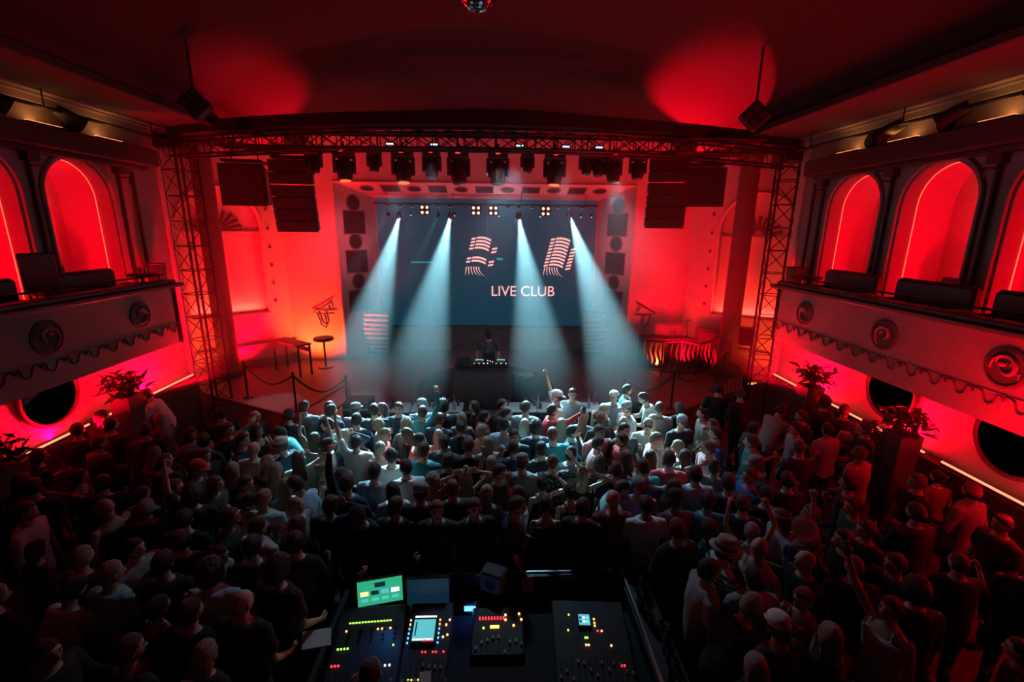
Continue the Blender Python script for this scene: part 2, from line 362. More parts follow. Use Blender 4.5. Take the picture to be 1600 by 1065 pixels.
# splayed proscenium frame: side cheeks and top panel
IX0, IX1, IY, IZ = -4.02, 3.42, 16.0, 5.80
mb = MB()
def quadslab(mb, a, b, c, d, t):
    a, b, c, d = map(Vector, (a, b, c, d)); n = (b-a).cross(d-a).normalized()*t
    vs = [a, b, c, d, a+n, b+n, c+n, d+n]; mb.add(vs, [(0, 1, 2, 3), (7, 6, 5, 4), (0, 4, 5, 1), (1, 5, 6, 2), (2, 6, 7, 3), (3, 7, 4, 0)])
quadslab(mb, (PX0, PY, .6), (IX0, IY, .6), (IX0, IY, IZ), (PX0, PY, PZ), -.08)
quadslab(mb, (IX1, IY, .6), (PX1, PY, .6), (PX1, PY, PZ), (IX1, IY, IZ), -.08)
quadslab(mb, (PX0, PY, PZ), (IX0, IY, IZ), (IX1, IY, IZ), (PX1, PY, PZ), -.08)
pros = S('proscenium_frame', mb, 'frame'); pros['label'] = 'pale splayed proscenium frame with round and square recesses'
mb = MB(); mb.tube([(PX0, PY, .6), (PX0, PY, PZ), (PX1, PY, PZ), (PX1, PY, .6)], .05, 6); mb.tube([(IX0, IY-.02, .6), (IX0, IY-.02, IZ), (IX1, IY-.02, IZ), (IX1, IY-.02, .6)], .04, 6)
for k in (.62, .72): 
    x0 = PX0+(IX0-PX0)*k; x1 = PX1+(IX1-PX1)*k; mb.tube([(x0, PY+(IY-PY)*k, PZ+(IZ-PZ)*k-.02), (x1, PY+(IY-PY)*k, PZ+(IZ-PZ)*k-.02)], .025, 5)
mb.build('frame_moulding', 'frame', pros)
def recess(center, ux, uy, w_, h_, rnd, name):
    """flat face painted dark like a shaded recess, with a raised rim, on a sloped panel; ux, uy panel axes"""
    ux, uy = Vector(ux).normalized(), Vector(uy).normalized(); n = ux.cross(uy).normalized(); c = Vector(center)
    if n.dot(Vector((0, 4, 4.85))-c) < 0: n = -n
    pts = []
    if rnd:
        for k in range(24): t = 2*PI*k/24; pts.append(c+ux*math.cos(t)*w_/2+uy*math.sin(t)*h_/2)
    else: pts = [c+ux*a*w_/2+uy*b*h_/2 for a, b in ((-1, -1), (1, -1), (1, 1), (-1, 1))]
    mb = MB(); k = len(pts); vs = [p+n*.012 for p in pts]+[p-n*.06 for p in pts]
    mb.add(vs, [tuple(range(k))]+[(i, (i+1) % k, k+(i+1) % k, k+i) for i in range(k)]); p_ = mb.build(name, 'cavity', pros)  # dark colour paints the shade of a hollow; the face is flat
    mb = MB(); mb.tube([p+n*.015 for p in pts], .022, 5, closed=True); mb.build('rim', 'plaster_grey', p_)
for sx in (-1, 1):
    ox, ix = (PX0, IX0) if sx < 0 else (PX1, IX1); d = Vector((ix-ox, IY-PY, 0))
    for k, (z, rnd) in enumerate(((5.62, 1), (5.02, 0), (4.42, 1), (3.78, 0), (3.14, 1), (2.5, 0))):
        recess(Vector((ox, PY, z))+d*.42, d, (0, 0, 1), .5 if rnd else .82, .5 if rnd else .72, rnd, 'round_recess' if rnd else 'square_recess')
up = Vector((0, IY-PY, IZ-PZ))
for k in range(11):
    x = -.38+(k-5)*.735; rnd = k % 2 == 0
    recess(Vector((x, PY, PZ))+up*.33, (1, 0, 0), up, .42 if rnd else .56, .42 if rnd else .5, rnd, 'round_recess' if rnd else 'square_recess')
# ------------------------------------------------------------ stage back: LED wall, lower wall, slatted cheeks
SY = 15.9; SX0, SX1, SZ0, SZ1 = -4.0, 3.38, 1.52, 5.82
led = thing('led_wall', 'huge dark LED wall with two glowing microphone pictures above LIVE CLUB', 'screen', (-.31, SY+.08, SZ0))
mb = MB()
for i in range(8):
    for j in range(5):
        w_, h_ = (SX1-SX0)/8, (SZ1-SZ0)/5
        mb.box((SX0+w_*(i+.5)+.31, 0, h_*(j+.5)), (w_-.002, .12, h_-.002))
mb.build('led_panel', 'led_base', led, kind='stuff')
def strips(mb, cx, cz, rows, sk=.12, full=True, scale=1.0):
    """striped microphone: three columns of bars and curved ribs below"""
    def P(u, v):   # u 0..1 across, v 0..1 down
        x = (u-.5)*.98+(-(v-.5)*.34)*1.0; z = (.5-v)*1.35 - (u-.5)*.10 - .10*math.sin(u*PI)*-1*.6
        return (cx+x*scale, -.075, cz+z*scale)
    def bar(u0, u1, v, h, sl=0, bend=0):
        n = 6; vs = []
        for k in range(n+1):
            t = k/n; u = u0+(u1-u0)*t; b_ = v+sl*t-bend*math.sin(PI*t)
            vs += [P(u, b_), P(u, b_+h)]
        mb.add(vs, [(2*k, 2*k+1, 2*k+3, 2*k+2) for k in range(n)])
    for k in rows:
        v = .02+k*.082
        bar(.06, .2, v+.02, .045, -.01); bar(.24, .74, v, .045, .025, .02)
        if k >= 2: bar(.84, 1.0, v+.08-.02, .045, -.06)
    if full:
        for k in range(6):
            u = .1+k*.085; n = 6; vs = []
            for j in range(n+1):
                t = j/n; a = u+.24*t*t*(k/5+.15); vs += [P(a, .76+.2*t), P(a+.035*(1-t*.6), .76+.2*t)]
            mb.add(vs, [(2*j, 2*j+1, 2*j+3, 2*j+2) for j in range(n)])
mb = MB(); strips(mb, -.56+.31, 3.87-SZ0, [0, 1, 2, 3, 6, 7], full=False)
strips(mb, -.56+.31, 3.87-SZ0, [], full=True); mb.build('microphone_picture', 'led_pink', led, label='striped microphone picture with its middle dark')
mb = MB(); strips(mb, 2.2+.31-.05, 3.87-SZ0, range(9)); mb.build('microphone_picture', 'led_pink', led)
def text_mesh(body, size, extrude=.004, mat_='led_pink'):
    cu = bpy.data.curves.new('txt', 'FONT'); cu.body = body; cu.size = size; cu.extrude = extrude; cu.align_x = 'CENTER'; cu.align_y = 'CENTER'
    to = bpy.data.objects.new('txt', cu); COL.objects.link(to); dg = bpy.context.evaluated_depsgraph_get()
    me = bpy.data.meshes.new_from_object(to.evaluated_get(dg)); bpy.data.objects.remove(to); me.materials.clear(); me.materials.append(M[mat_]); return me
tm = text_mesh('LIVE CLUB', .5); o = link('lettering', tm, led, loc=(.93+.31-.0, -.075, 2.73-SZ0), rot=(PI/2, 0, 0), label='glowing words LIVE CLUB')
o.scale = (.98, 1, 1)
mb = MB(); mb.box((-2.55+.31, -.07, 3.72-SZ0), (.75, .01, .045)); mb.box((.12+.31, -.07, 3.85-SZ0), (.2, .01, .08)); mb.build('cyan_glint', 'glint_teal', led)  # glowing bars drawn for cyan light caught on the screen
mb = MB(); mb.box((-.3, SY+.1, 1.48), (7.6, .25, .06)); S('trim_5', mb, 'black')
mb = MB(); mb.box((-.3, 16.05, 1.03), (7.2, .1, .86)); lw = S('wall_stage_lower', mb, 'plaster_grey')
mb = MB(); mb.box((-.55, 15.97, 1.0), (2.1, .05, .8)); mb.build('wall_panel', 'felt', lw)
for sx in (-1, 1):
    t = thing('slatted_screen', 'curved white louvre screen at the stage side, lit red' if sx < 0 else 'curved grey louvre screen standing in blue haze', 'screen', ((-4.05, 15.25, .6) if sx < 0 else (3.4, 15.35, .6)), R(0))
    bk = MB(); bk.box((0, .2, .78), (.84, .05, 1.5)); bk.build('gap_shade', 'cavity', t)  # dark sheet added so the gaps between the slats look shaded
    sl = MB(); sl.bevbox((0, 0, 0), (.86, .06, .095), .012); sm = sl.mesh('slat', 'frame')
    for k in range(9):
        o = link('slat', sm, t, loc=(sx*-.04*(k-4)*.5, .10*math.cos(k*.5)-.02*k, .12+k*.165), rot=(R(-35+7*k), 0, R(sx*10)))
    for s_ in (-1, 1):
        mb = MB(); mb.box((s_*.36, .14, .75), (.05, .05, 1.5)); mb.build('post', 'black', t)
# bar with lamps under the stage ceiling
bar = thing('lighting_bar', 'black pipe across the stage top carrying all the small lamps', 'pipe', (-.3, 15.35, 5.62))
mb = MB(); mb.tube([(-3.6, 0, 0), (3.6, 0, 0)], .03, 8); mb.build('pipe', 'blackmetal', bar)
mb = MB()
for x in (-3.2, -1.1, 1.1, 3.2): mb.tube([(x, 0, 0), (x, 0, 2.3)], .012, 5)
mb.build('hanger', 'blackmetal', bar)
def moving_head(name, label, loc, target, sc=1.0, lens='lens_off', group=None, led_dot=True, scr=True):
    """base, yoke, head, lens; hangs from loc"""
    t = thing(name, label, 'stage light', loc, 0, group); t.scale = (sc,)*3
    d = (Vector(target)-Vector(loc)).normalized(); yaw = math.atan2(d.x, -d.y); pitch = math.asin(max(-1, min(1, d.z)))
    mb = MB(); mb.bevbox((0, 0, -.06), (.34, .26, .13), .015); mb.box((0, -.132, -.05), (.09, .006, .035)); b_ = mb.build('base', 'black', t)
    if led_dot: MB().box((0, -.136, -.05), (.075, .006, .028)).build('display', 'dot_red', b_)
    mb = MB(); mb.tube([(0, 0, 0), (0, 0, .12)], .02, 8); mb.build('clamp', 'blackmetal', t)
    Rz = Matrix.Rotation(yaw, 4, 'Z')
    mb = MB()
    for s_ in (-1, 1): mb.bevbox((s_*.17, 0, -.26), (.045, .13, .30), .01, T=Rz)
    mb.bevbox((0, 0, -.135), (.38, .14, .045), .01, T=Rz); mb.build('yoke', 'black', t)
    H = Rz @ Matrix.Translation((0, 0, -.34)) @ Matrix.Rotation(-(pitch+PI/2), 4, 'X').inverted()
    # head axis: -Z local when pitch = -90
    H = Rz @ Matrix.Translation((0, 0, -.34)) @ Matrix.Rotation(-(PI/2+pitch), 4, 'X')
    mb = MB(); mb.lathe([(.0, .2), (.07, .2), (.115, .15), (.14, .04), (.135, -.08), (.12, -.17), (.105, -.2), (.10, -.2)], n=16, T=H)
    for k in range(6): mb.box((.13*math.cos(k*PI/3), .13*math.sin(k*PI/3), .05), (.03, .03, .2), H)
    mb.build('lamp_head', 'black', t, smooth=False)
    mb = MB(); mb.lathe([(.0, -.205), (.1, -.203), (.1, -.198), (0, -.19)], n=16, T=H); mb.build('lens', lens, t)
    return t
for k, (p, tg, a, e) in enumerate(BEAMS):
    p = Vector(p); tg = Vector(tg); d = (tg-p).normalized()
    big = k < 4
    nm = ['left of all', 'second from the left', 'third', 'fourth'][k] if big else ''
    lb = ['bright beam light at the stage top nearest the red left wing', 'bright beam light left of the screen centre', 'bright beam light above the word CLUB', 'bright beam light above the second microphone picture', 'small dim beam light at the left end of the stage bar', 'small dim beam light beside the second bright beam'][k]
    t = thing('spotlight', lb, 'stage light', p-d*.02)
    q = Vector((0, 0, -1)).rotation_difference(d).to_matrix().to_4x4(); s_ = 1 if big else .5
    mb = MB(); mb.lathe([(0, .34*s_), (.07*s_, .34*s_), (.1*s_, .28*s_), (.1*s_, .09*s_), (.085*s_, .05*s_), (.085*s_, .04*s_)], n=14, T=q); mb.build('housing', 'black', t)
    mb = MB(); mb.lathe([(0, .062*s_), (.075*s_, .06*s_), (.075*s_, .055*s_), (0, .05*s_)], n=14, T=q); mb.build('lens', 'lens_cyan' if big else 'lens_dot', t)
    mb = MB(); mb.tube([tuple(-d*.2*-1*0+Vector((0, 0, .1))), (0, .1, .42)], .012, 6); mb.build('bracket', 'blackmetal', t)
xs = [-3.5, -2.85, -1.95, -.25, .42, 1.08, 1.95, 2.75, -1.1, 1.6]
for k, x in enumerate([-2.75, .08, 1.42, 2.75, 3.1, -1.35]):
    t = thing('pin_spot', 'tiny white pin spot on the stage lighting bar', 'stage light', (x, 15.3, 5.27), 0, 'pin spots on the stage bar')
    MB().lathe([(0, .1), (.035, .1), (.045, 0), (.03, -.01)], n=10).build('housing', 'black', t); MB().sphere((0, -.02, -.01), .016, 8, 6).build('lens', 'lens_dot', t)
for k, x in enumerate([-3.52, -3.1, -2.72, -1.88, -1.49, .35, .74, 1.15, 2.0, 2.4, 2.8]):
    t = thing('par_can', 'small pink glowing lamp in the upper row of the stage bar', 'stage light', (x, 15.4, 5.53), 0, 'pink lamps of the upper row')
    MB().lathe([(0, .12), (.05, .12), (.06, .0), (.05, -.01)], n=10).build('housing', 'black', t); MB().lathe([(0, -.012), (.045, -.012), (.045, -.004), (0, -.003)], n=10).build('lens', 'lens_pink', t)
for k, (x, lb) in enumerate(((-2.31, 'four eye blinder lamp over the red left part of the screen'), (-.66, 'four eye blinder lamp left of the pair above the first microphone'), (-.1, 'four eye blinder lamp right of the pair above the first microphone'), (1.6, 'four eye blinder lamp between the third and fourth beams'))):
    t = thing('blinder', lb, 'stage light', (x, 15.32, 5.43)); MB().bevbox((0, .06, 0), (.32, .12, .32), .02).build('housing', 'black', t)
    for a in (-1, 1):
        for b in (-1, 1):
            mb = MB(); mb.sphere((a*.08, -.01, b*.08), (.042, .02, .042), 10, 6); mb.build('lens', 'lens_warm', t)
# ------------------------------------------------------------ pillars
for sx, x, y in ((-1, -7.78, 13.0), (1, 6.95, 13.0)):
    mb = MB(); mb.lathe([(.36, .6), (.36, .72), (.3, .8), (.27, .9), (.26, 3), (.25, 6.6), (.3, 6.75), (.34, 6.85), (.34, 8)], (x, y, 0), 24)
    c_ = mb.build('pillar', 'column', label='tall round pillar in the %s' % ('stage wing behind the round pub table' if sx < 0 else 'stage wing behind the stair rail'), cat='pillar')
# ------------------------------------------------------------ trusses
def lattice(mb, pts, s, n_seg, tube_r=.025, diag_r=.012):
    """square lattice truss along a path of points"""
    L = [Vector(p) for p in pts]; chords = [[] for _ in range(4)]
    for i, p in enumerate(L):
        d = (L[min(i+1, len(L)-1)]-L[max(i-1, 0)]).normalized(); up = Vector((0, 0, 1)) if abs(d.z) < .9 else Vector((.35, .94, 0)); a = d.cross(up).normalized(); b = a.cross(d)
        for k, (u, v) in enumerate(((-1, -1), (1, -1), (1, 1), (-1, 1))): chords[k].append(p+a*u*s/2+b*v*s/2)
    return chords
def truss(name, label, pts, s=.45, parent=None):
    t = thing(name, label, 'truss', pts[0]) if parent is None else parent
    o = Vector(pts[0]); ch = lattice(None, pts, s, 0)
    for c in ch: mb = MB(); mb.tube([p-o for p in c], .028, 7); mb.build('chord', 'truss', t)
    mb = MB()
    for i in range(len(pts)-1):
        for k in range(4):
            a, b = ch[k], ch[(k+1) % 4]
            mb.tube([a[i]-o, b[i]-o], .011, 4); mb.tube([(a[i] if i % 2 else b[i])-o, (b[i+1] if i % 2 else a[i+1])-o], .011, 4)
    mb.build('brace', 'truss', t); return t
for sx, x, y, lb in ((-1, -7.05, 11.0, 'black lattice truss tower beside the end of the balcony with the round dark mirror below'), (1, 7.0, 11.3, 'black lattice truss tower rising beside the stair rail and glowing floor lamp')):
    truss('truss_tower', lb, [(x, y, .0+.55*k) for k in range(13)], .5)
    mb = MB(); mb.bevbox((x, y, 6.62), (.62, .62, .3), .02); mb.build('truss_corner', 'blackmetal', label='black sleeve block on top of the %s truss tower' % ('left' if sx < 0 else 'right'), cat='truss block')
arc = []
for k in range(25):
    t = k/24; x = -7.05+14.05*t; arc.append((x, 11.0+.3*t-1.75*math.sin(PI*t)**.9, 6.5))
truss('arched_truss', 'long curved black lattice truss spanning the hall in front of the stage', arc, .34)
arc2 = [(x, y-.12, 6.83) for x, y, z in arc]
mb = MB(); n = len(arc2)
vs = []
for x, y, z in arc2: vs += [(x, y-.15, z-.1), (x, y+.15, z-.1), (x, y+.15, z+.12), (x, y-.15, z+.12)]
mb.add(vs, [(i*4+k, i*4+(k+1) % 4, i*4+4+(k+1) % 4, i*4+4+k) for i in range(n-1) for k in range(4)]+[(0, 1, 2, 3), (n*4-4, n*4-3, n*4-2, n*4-1)])
mb.build('curved_beam', 'black', label='curved black beam lying on top of the arched truss', cat='beam')
# lower straight truss that carries the moving heads
truss('lighting_truss', 'straight black lattice truss from which the moving heads hang', [(-5.6+.4*k, 10.05, 6.56) for k in range(29)], .28)
HEADS = [(-3.72, .9, 0), (-3.11, 1.15, 1), (-2.5, .8, 0), (-1.92, 1.2, 1), (-1.33, 1.0, 0), (-.78, 1.2, 0), (.03, 1.2, 0), (.64, .75, 0), (1.21, 1.2, 2), (1.86, .8, 0), (2.12, .85, 0), (2.43, 1.05, 0), (2.95, .95, 0)]
HL = ['beside the big line array over the red wing', 'with a faint orange lens, left part of the truss', 'narrow, between two big ones on the left', 'with an orange lens above the round recesses', 'above the first bright beam', 'large, over the second bright beam', 'large, over the middle of the screen', 'narrow, right of the middle', 'with the brightest orange lens', 'narrow one of a close pair', 'narrow, tilted against its neighbour', 'over the stage corner', 'beside the line array over the second wing']
for k, (x, s_, l) in enumerate(HEADS):
    moving_head('moving_head_light', 'black moving head light '+HL[k], (x, 10.0, 6.40), (x+(.3 if k % 2 else -.2), 9.2+.1*(k % 3), 2), s_, ('lens_off', 'lens_orange', 'lens_orange')[l], scr=True)
for k, x in enumerate((-2.05, -1.2, .45, 1.35, 2.0)):
    t = thing('beam_glint', 'small cyan beam glint drawn as a glowing bar inside the curved truss', 'lamp', (x, 9.42+abs(x)*.03, 6.42), 0, 'cyan glints inside the curved truss')  # glowing bars stand in for beam light glinting on the truss tubes
    MB().bevbox((0, .03, 0), (.2, .08, .07), .01).build('housing', 'black', t); MB().box((0, -.015, 0), (.13, .01, .02)).build('lens', 'lens_dot', t)
# ------------------------------------------------------------ flown speakers
def line_array(name, label, loc, rz, n, w_, boxh, d_, lean):
    t = thing(name, label, 'speaker', loc, rz)
    MB().bevbox((0, 0, .06), (w_*.9, d_*.8, .06), .01).build('flying_frame', 'blackmetal', t)
    p = Vector((0, 0, 0)); ang = 0
    for k in range(n):
        ang = R(lean*k); T = Matrix.Translation(p) @ Matrix.Rotation(ang, 4, 'X') @ Matrix.Translation((0, 0, -boxh/2))
        mb = MB(); vs = [(sx*w_/2*(1 if f < 0 else .82), f*d_/2, z*boxh/2*.97*(1 if f < 0 else .85)) for z in (-1, 1) for f in (-1, 1) for sx in (-1, 1)]
        mb.add(vs, [(0, 2, 3, 1), (4, 5, 7, 6), (0, 1, 5, 4), (2, 6, 7, 3), (0, 4, 6, 2), (1, 3, 7, 5)], T); c_ = mb.build('cabinet', 'black', t)
        mb = MB(); mb.box((0, -d_/2-.006, 0), (w_*.94, .012, boxh*.86), T); mb.build('grille', 'grille', c_)
        for s_ in (-1, 1):
            mb = MB(); mb.box((s_*(w_/2-.004), -d_*.22, 0), (.02, .12, boxh*.8), T); mb.build('rigging_plate', 'alu', c_)
        p = p+(Matrix.Rotation(ang, 3, 'X') @ Vector((0, 0, -boxh)))
    mb = MB()
    for s_ in (-.3, .3): mb.tube([(s_*w_, 0, .05), (s_*w_, 0, .7)], .012, 5)
    mb.build('chain', 'blackmetal', t)
    return t
line_array('line_array', 'curved black line array hanging over the red wing with the pub table', (-4.32, 10.4, 6.2), R(8), 6, .84, .235, .5, 3.0)
line_array('line_array', 'curved black line array hanging beside the second red wing', (3.78, 10.5, 6.36), R(-12), 6, .84, .235, .5, 3.0)
line_array('flown_subwoofer', 'square black bass cabinet hung at the outer side of the left line array', (-5.35, 10.5, 6.12), R(10), 1, .86, .86, .7, 0)
line_array('flown_subwoofer', 'square black bass cabinet hung at the outer side of the right line array', (4.62, 10.6, 6.2), R(-12), 1, .8, .84, .7, 0)
# ------------------------------------------------------------ balconies
for side in (-1, 1):
    X = XL if side < 0 else XR; F = -6.35 if side < 0 else 6.1; Y1 = 9.2 if side < 0 else 9.65; Y0 = 1.5; side_nm = 'left' if side < 0 else 'right'
    b = thing('balcony', 'long %s balcony with pale parapet, %s' % (side_nm, 'two round reliefs in view' if side < 0 else 'three round reliefs in view'), 'balcony', (F, (Y0+Y1)/2, 2.6)); o = Vector(b.location)
    b['kind'] = 'structure'
    def add(name, m, mk, **kw):
        mb = MB(); mk(mb); mb.v = [tuple(Vector(p)-o) for p in mb.v]; return mb.build(name, m, b, **kw)
    add('slab', 'plaster_grey', lambda m_: m_.box(((F+X)/2+side*.06, (Y0+Y1)/2-.07, 2.74), (abs(X-F)-.125, Y1-Y0-.14, .26)))
    add('parapet', 'parapet', lambda m_: (m_.box((F+side*.06, (Y0+Y1)/2, 3.13), (.12, Y1-Y0, 1.1)), m_.box(((F+X)/2, Y1-.06, 3.13), (abs(X-F), .12, 1.1))))
    add('ledge', 'wood', lambda m_: (m_.bevbox((F+side*.06, (Y0+Y1)/2+.04, 3.72), (.34, Y1-Y0+.2, .07), .015), m_.bevbox((F+side*.1, (Y0+Y1)/2, 3.79), (.26, Y1-Y0+.05, .07), .015), m_.bevbox(((F+X)/2, Y1, 3.72), (abs(X-F), .26, .07), .015)))
    add('handrail', 'blackmetal', lambda m_: (m_.tube([(F+side*.12, Y0, 3.93), (F+side*.12, Y1-.1, 3.93)], .018, 6), [m_.tube([(F+side*.12, y, 3.8), (F+side*.12, y, 3.93)], .012, 5) for y in [Y0+.3+1.2*k for k in range(7)]]))
    def wave(m_):
        pts = []; y = Y1-.05; z = 2.86
        L = .36
        while y > Y0+.4:   # running scroll: shallow dip, steep rise, little hook
            for u, v in ((0, .10), (.12, .105), (.25, .085), (.33, .04), (.36, -.01), (.42, -.035), (.52, -.045), (.62, -.03), (.70, .0), (.72, .05), (.76, .09), (.84, .10), (.9, .075), (.93, .04), (.98, .05)):
                pts.append((F-side*.012, y-u*L, z+v))
            y -= L
        m_.tube(pts, .011, 4)
    add('scroll_ornament', 'relief', wave)
    add('string_line', 'parapet', lambda m_: m_.tube([(F-side*.008, Y0, 2.98), (F-side*.008, Y1, 2.98)], .006, 4))
    meds = [(8.21, 0), (6.48, 1), (4.8, 2)] if side < 0 else [(8.67, 0), (6.77, 1), (5.0, 2)]
    for y, k in meds:
        rr = .25 if k else .235
        def med(m_):
            C_ = Vector((F-side*.0, y, 3.3))
            m_.lathe([(0, 0), (rr, 0), (rr, .018), (rr*.86, .03), (rr*.86, .012), (0, .012)], n=32, T=Matrix.Translation(C_) @ Matrix.Rotation(-side*PI/2, 4, 'Y'))
        md = add('medallion', 'relief', med)
        def beast(m_):
            rnd = random.Random(k+3+side); X_ = F-side*.022; pts = []
            for i in range(22):
                t = i/21; a = -2.2+t*5.6+k; q = rr*(.72-.5*t); pts.append((X_, y+q*math.cos(a), 3.3+q*math.sin(a)))
            m_.tube(pts, [.03*(1-abs(i/21-.55)) for i in range(22)], 6)
            for i in (4, 9, 14):
                p = Vector(pts[i]); a = rnd.uniform(0, 6.3)
                m_.tube([p, p+Vector((0, .07*math.cos(a), .07*math.sin(a))), p+Vector((0, .09*math.cos(a+.9), .09*math.sin(a+.9)))], [.016, .012, .006], 5)
            m_.sphere((X_, y+rr*.2, 3.3+rr*.15), (.02, .05, .035), 8, 6)
        mb = MB(); beast(mb); mb.v = [tuple(Vector(p)-o) for p in mb.v]; mb.build('creature_relief', 'parapet', md)
# lounge furniture on the balconies
def sofa(label, loc, rz, L=1.5, mat_='leather'):
    t = thing('lounge_sofa', label, 'sofa', loc, rz)
    MB().bevbox((0, 0, .22), (L, .7, .34), .03).build('seat', mat_, t); MB().bevbox((0, .3, .5), (L, .18, .7), .04).build('backrest', mat_, t)
    for s_ in (-1, 1): MB().bevbox((s_*(L/2-.08), 0, .34), (.16, .7, .56), .03).build('armrest', mat_, t)
    for a in (-1, 1):
        for b_ in (-1, 1): MB().lathe([(.03, 0), (.035, .06)], (a*(L/2-.1), b_*.28, 0), 8).build('foot', 'blackmetal', t)
    return t
def high_chair(label, loc, rz):
    t = thing('chair', label, 'chair', loc, rz); MB().bevbox((0, 0, .62), (.46, .46, .08), .02).build('seat', 'leather', t); MB().bevbox((0, .22, .92), (.46, .05, .6), .02).build('backrest', 'leather', t)
    for a in (-1, 1):
        for b_ in (-1, 1): MB().tube([(a*.2, b_*.2, 0), (a*.19, b_*.19, .6)], .018, 6).build('leg', 'blackmetal', t)
def lounge_table(label, loc, h=.95, r=.3):
    t = thing('pedestal_table', label, 'table', loc); MB().lathe([(0, h-.04), (r, h-.04), (r, h), (0, h)], n=20).build('table_top', 'wood', t); MB().lathe([(.2, 0), (.2, .02), (.03, .05), (.03, h-.04)], n=12).build('pedestal', 'blackmetal', t)
    return t
for lb, loc, rz in (('black sofa on the right balcony under the first arch', (6.72, 8.75, 2.88), R(90)), ('black sofa on the right balcony between the first and second arches', (6.72, 7.0, 2.88), R(90)), ('black sofa on the right balcony nearest the frame edge', (6.72, 5.4, 2.88), R(90))):
    s_ = sofa(lb, loc, -rz); s_.scale = (.9, .9, 1.45)
for lb, loc in (('high-backed black chair on the right balcony in the first arch', (7.5, 8.9, 2.9)), ('red-lit high chair on the right balcony in the second arch', (7.6, 7.45, 2.9)), ('high-backed black chair on the right balcony in the third arch', (7.5, 5.45, 2.9))): 
    high_chair(lb, loc, R(-80))
for lb, loc in (('black sofa on the left balcony by the first arch', (-6.98, 8.2, 2.88)), ('black sofa on the left balcony at the frame edge', (-6.98, 6.4, 2.88))):
    s_ = sofa(lb, loc, R(90)); s_.scale = (.9, .9, 1.4)
high_chair('dark chair standing inside the left arch', (-7.9, 8.6, 2.9), R(80)); high_chair('low dark chair on the left balcony between arches', (-6.95, 7.35, 3.2), R(70))
lounge_table('small round table at the stage end of the right balcony', (6.5, 9.3, 2.88), 1.08, .24); lounge_table('small round table at the stage end of the left balcony', (-6.75, 8.95, 2.88), 1.08, .24)
for side, y in ((-1, 9.0), (1, 9.35)):
    x = -6.72 if side < 0 else 6.5
    for k, (dx, dy) in enumerate(((-.08, .02), (.07, -.05), (.02, .1))):
        mb = MB(); mb.lathe([(.028, 0), (.036, .11), (.032, .11), (.026, .01), (0, .01)], n=10); mb.build('glass', 'glass', label='small drinking glass on the round balcony table at the %s side' % ('left' if side < 0 else 'right'), cat='glass', group='glasses on the %s balcony table' % ('left' if side < 0 else 'right'), loc=(x+dx, y+dy-.03, 3.96))
for side, y in ((-1, 9.9), (1, 10.3)):
    X = XL if side < 0 else XR
    mb = MB(); mb.lathe([(.0, 0), (.16, 0), (.18, .34), (.2, .36), (0, .36)], (X-side*.25, y, 3.72), 16)
    mb.tube([(X-side*.1, y, 4.0), (X-side*.1, y, 5.9)], .035, 8)
    mb.build('wall_drum', 'wood', label='round dark drum and pipe on the wall past the last arch of the %s balcony' % ('left' if side < 0 else 'right'), cat='wall fitting')
# ------------------------------------------------------------ wall lamps, track, small speakers above the cornice
for side in (-1, 1):
    X = XL if side < 0 else XR; nm = 'left' if side < 0 else 'right'
    t = thing('lighting_track', 'black lighting track above the %s cornice with tilted spotlights' % nm, 'track', (X-side*.35, 4.5, 6.62))
    MB().tube([(0, -5.5, 0), (0, 6.2, 0)], .03, 6).build('track', 'blackmetal', t)
    mb = MB(); [mb.tube([(0, y, 0), (0, y, .28)], .01, 5) for y in (-4, -1.5, 1, 3.5, 5.8)]; mb.build('hanger', 'blackmetal', t)
    for k, y in enumerate((3.7, 2.6, 1.4) if side > 0 else (2.7, 3.9)):
        q = Matrix.Translation((0, y, -.05)) @ Matrix.Rotation(R(55), 4, 'X') @ Matrix.Rotation(R(side*30), 4, 'Y')
        mb = MB(); mb.lathe([(0, .18), (.09, .18), (.1, .1), (.12, -.12), (.14, -.2), (.1, -.2), (.09, -.1), (0, -.1)], n=14, T=q); mb.build('track_spot', 'black', t)
    for k, y in enumerate(((8.9, 7.45) if side > 0 else (8.7,))):
        s_ = thing('wall_speaker', 'small round wall speaker over the %s cornice%s' % (nm, ', nearer the stage' if k == 0 and side > 0 else ', further from the stage' if side > 0 else ''), 'speaker', (X-side*.08, y, 6.52))
        Tm = Matrix.Rotation(-side*PI/2, 4, 'Y'); MB().lathe([(0, 0), (.13, 0), (.13, .07), (.1, .09), (0, .09)], n=18, T=Tm).build('housing', 'black', s_); MB().lathe([(0, .092), (.1, .092), (.1, .088)], n=18, T=Tm).build('grille', 'grille', s_)
    for k, (y, L) in enumerate(((9.35, .6), (8.1, .6), (6.6, .5))):
        f = thing('cornice_lamp', 'slim warm light bar on the %s cornice, %s' % (nm, ('closest to the stage', 'the middle one', 'furthest from the stage')[k]), 'lamp', (X-side*.2, y, 6.36))
        MB().box((0, 0, .02), (.08, L, .04)).build('housing', 'black', f); MB().box((0, 0, .045), (.05, L*.96, .012)).build('diffuser', 'strip_hot', f)
        lamp('AREA', 'cornice_bar_lamp', (X-side*.2, y, 6.43), 1.5, WARM, (X, y, 7.4), .05, L)
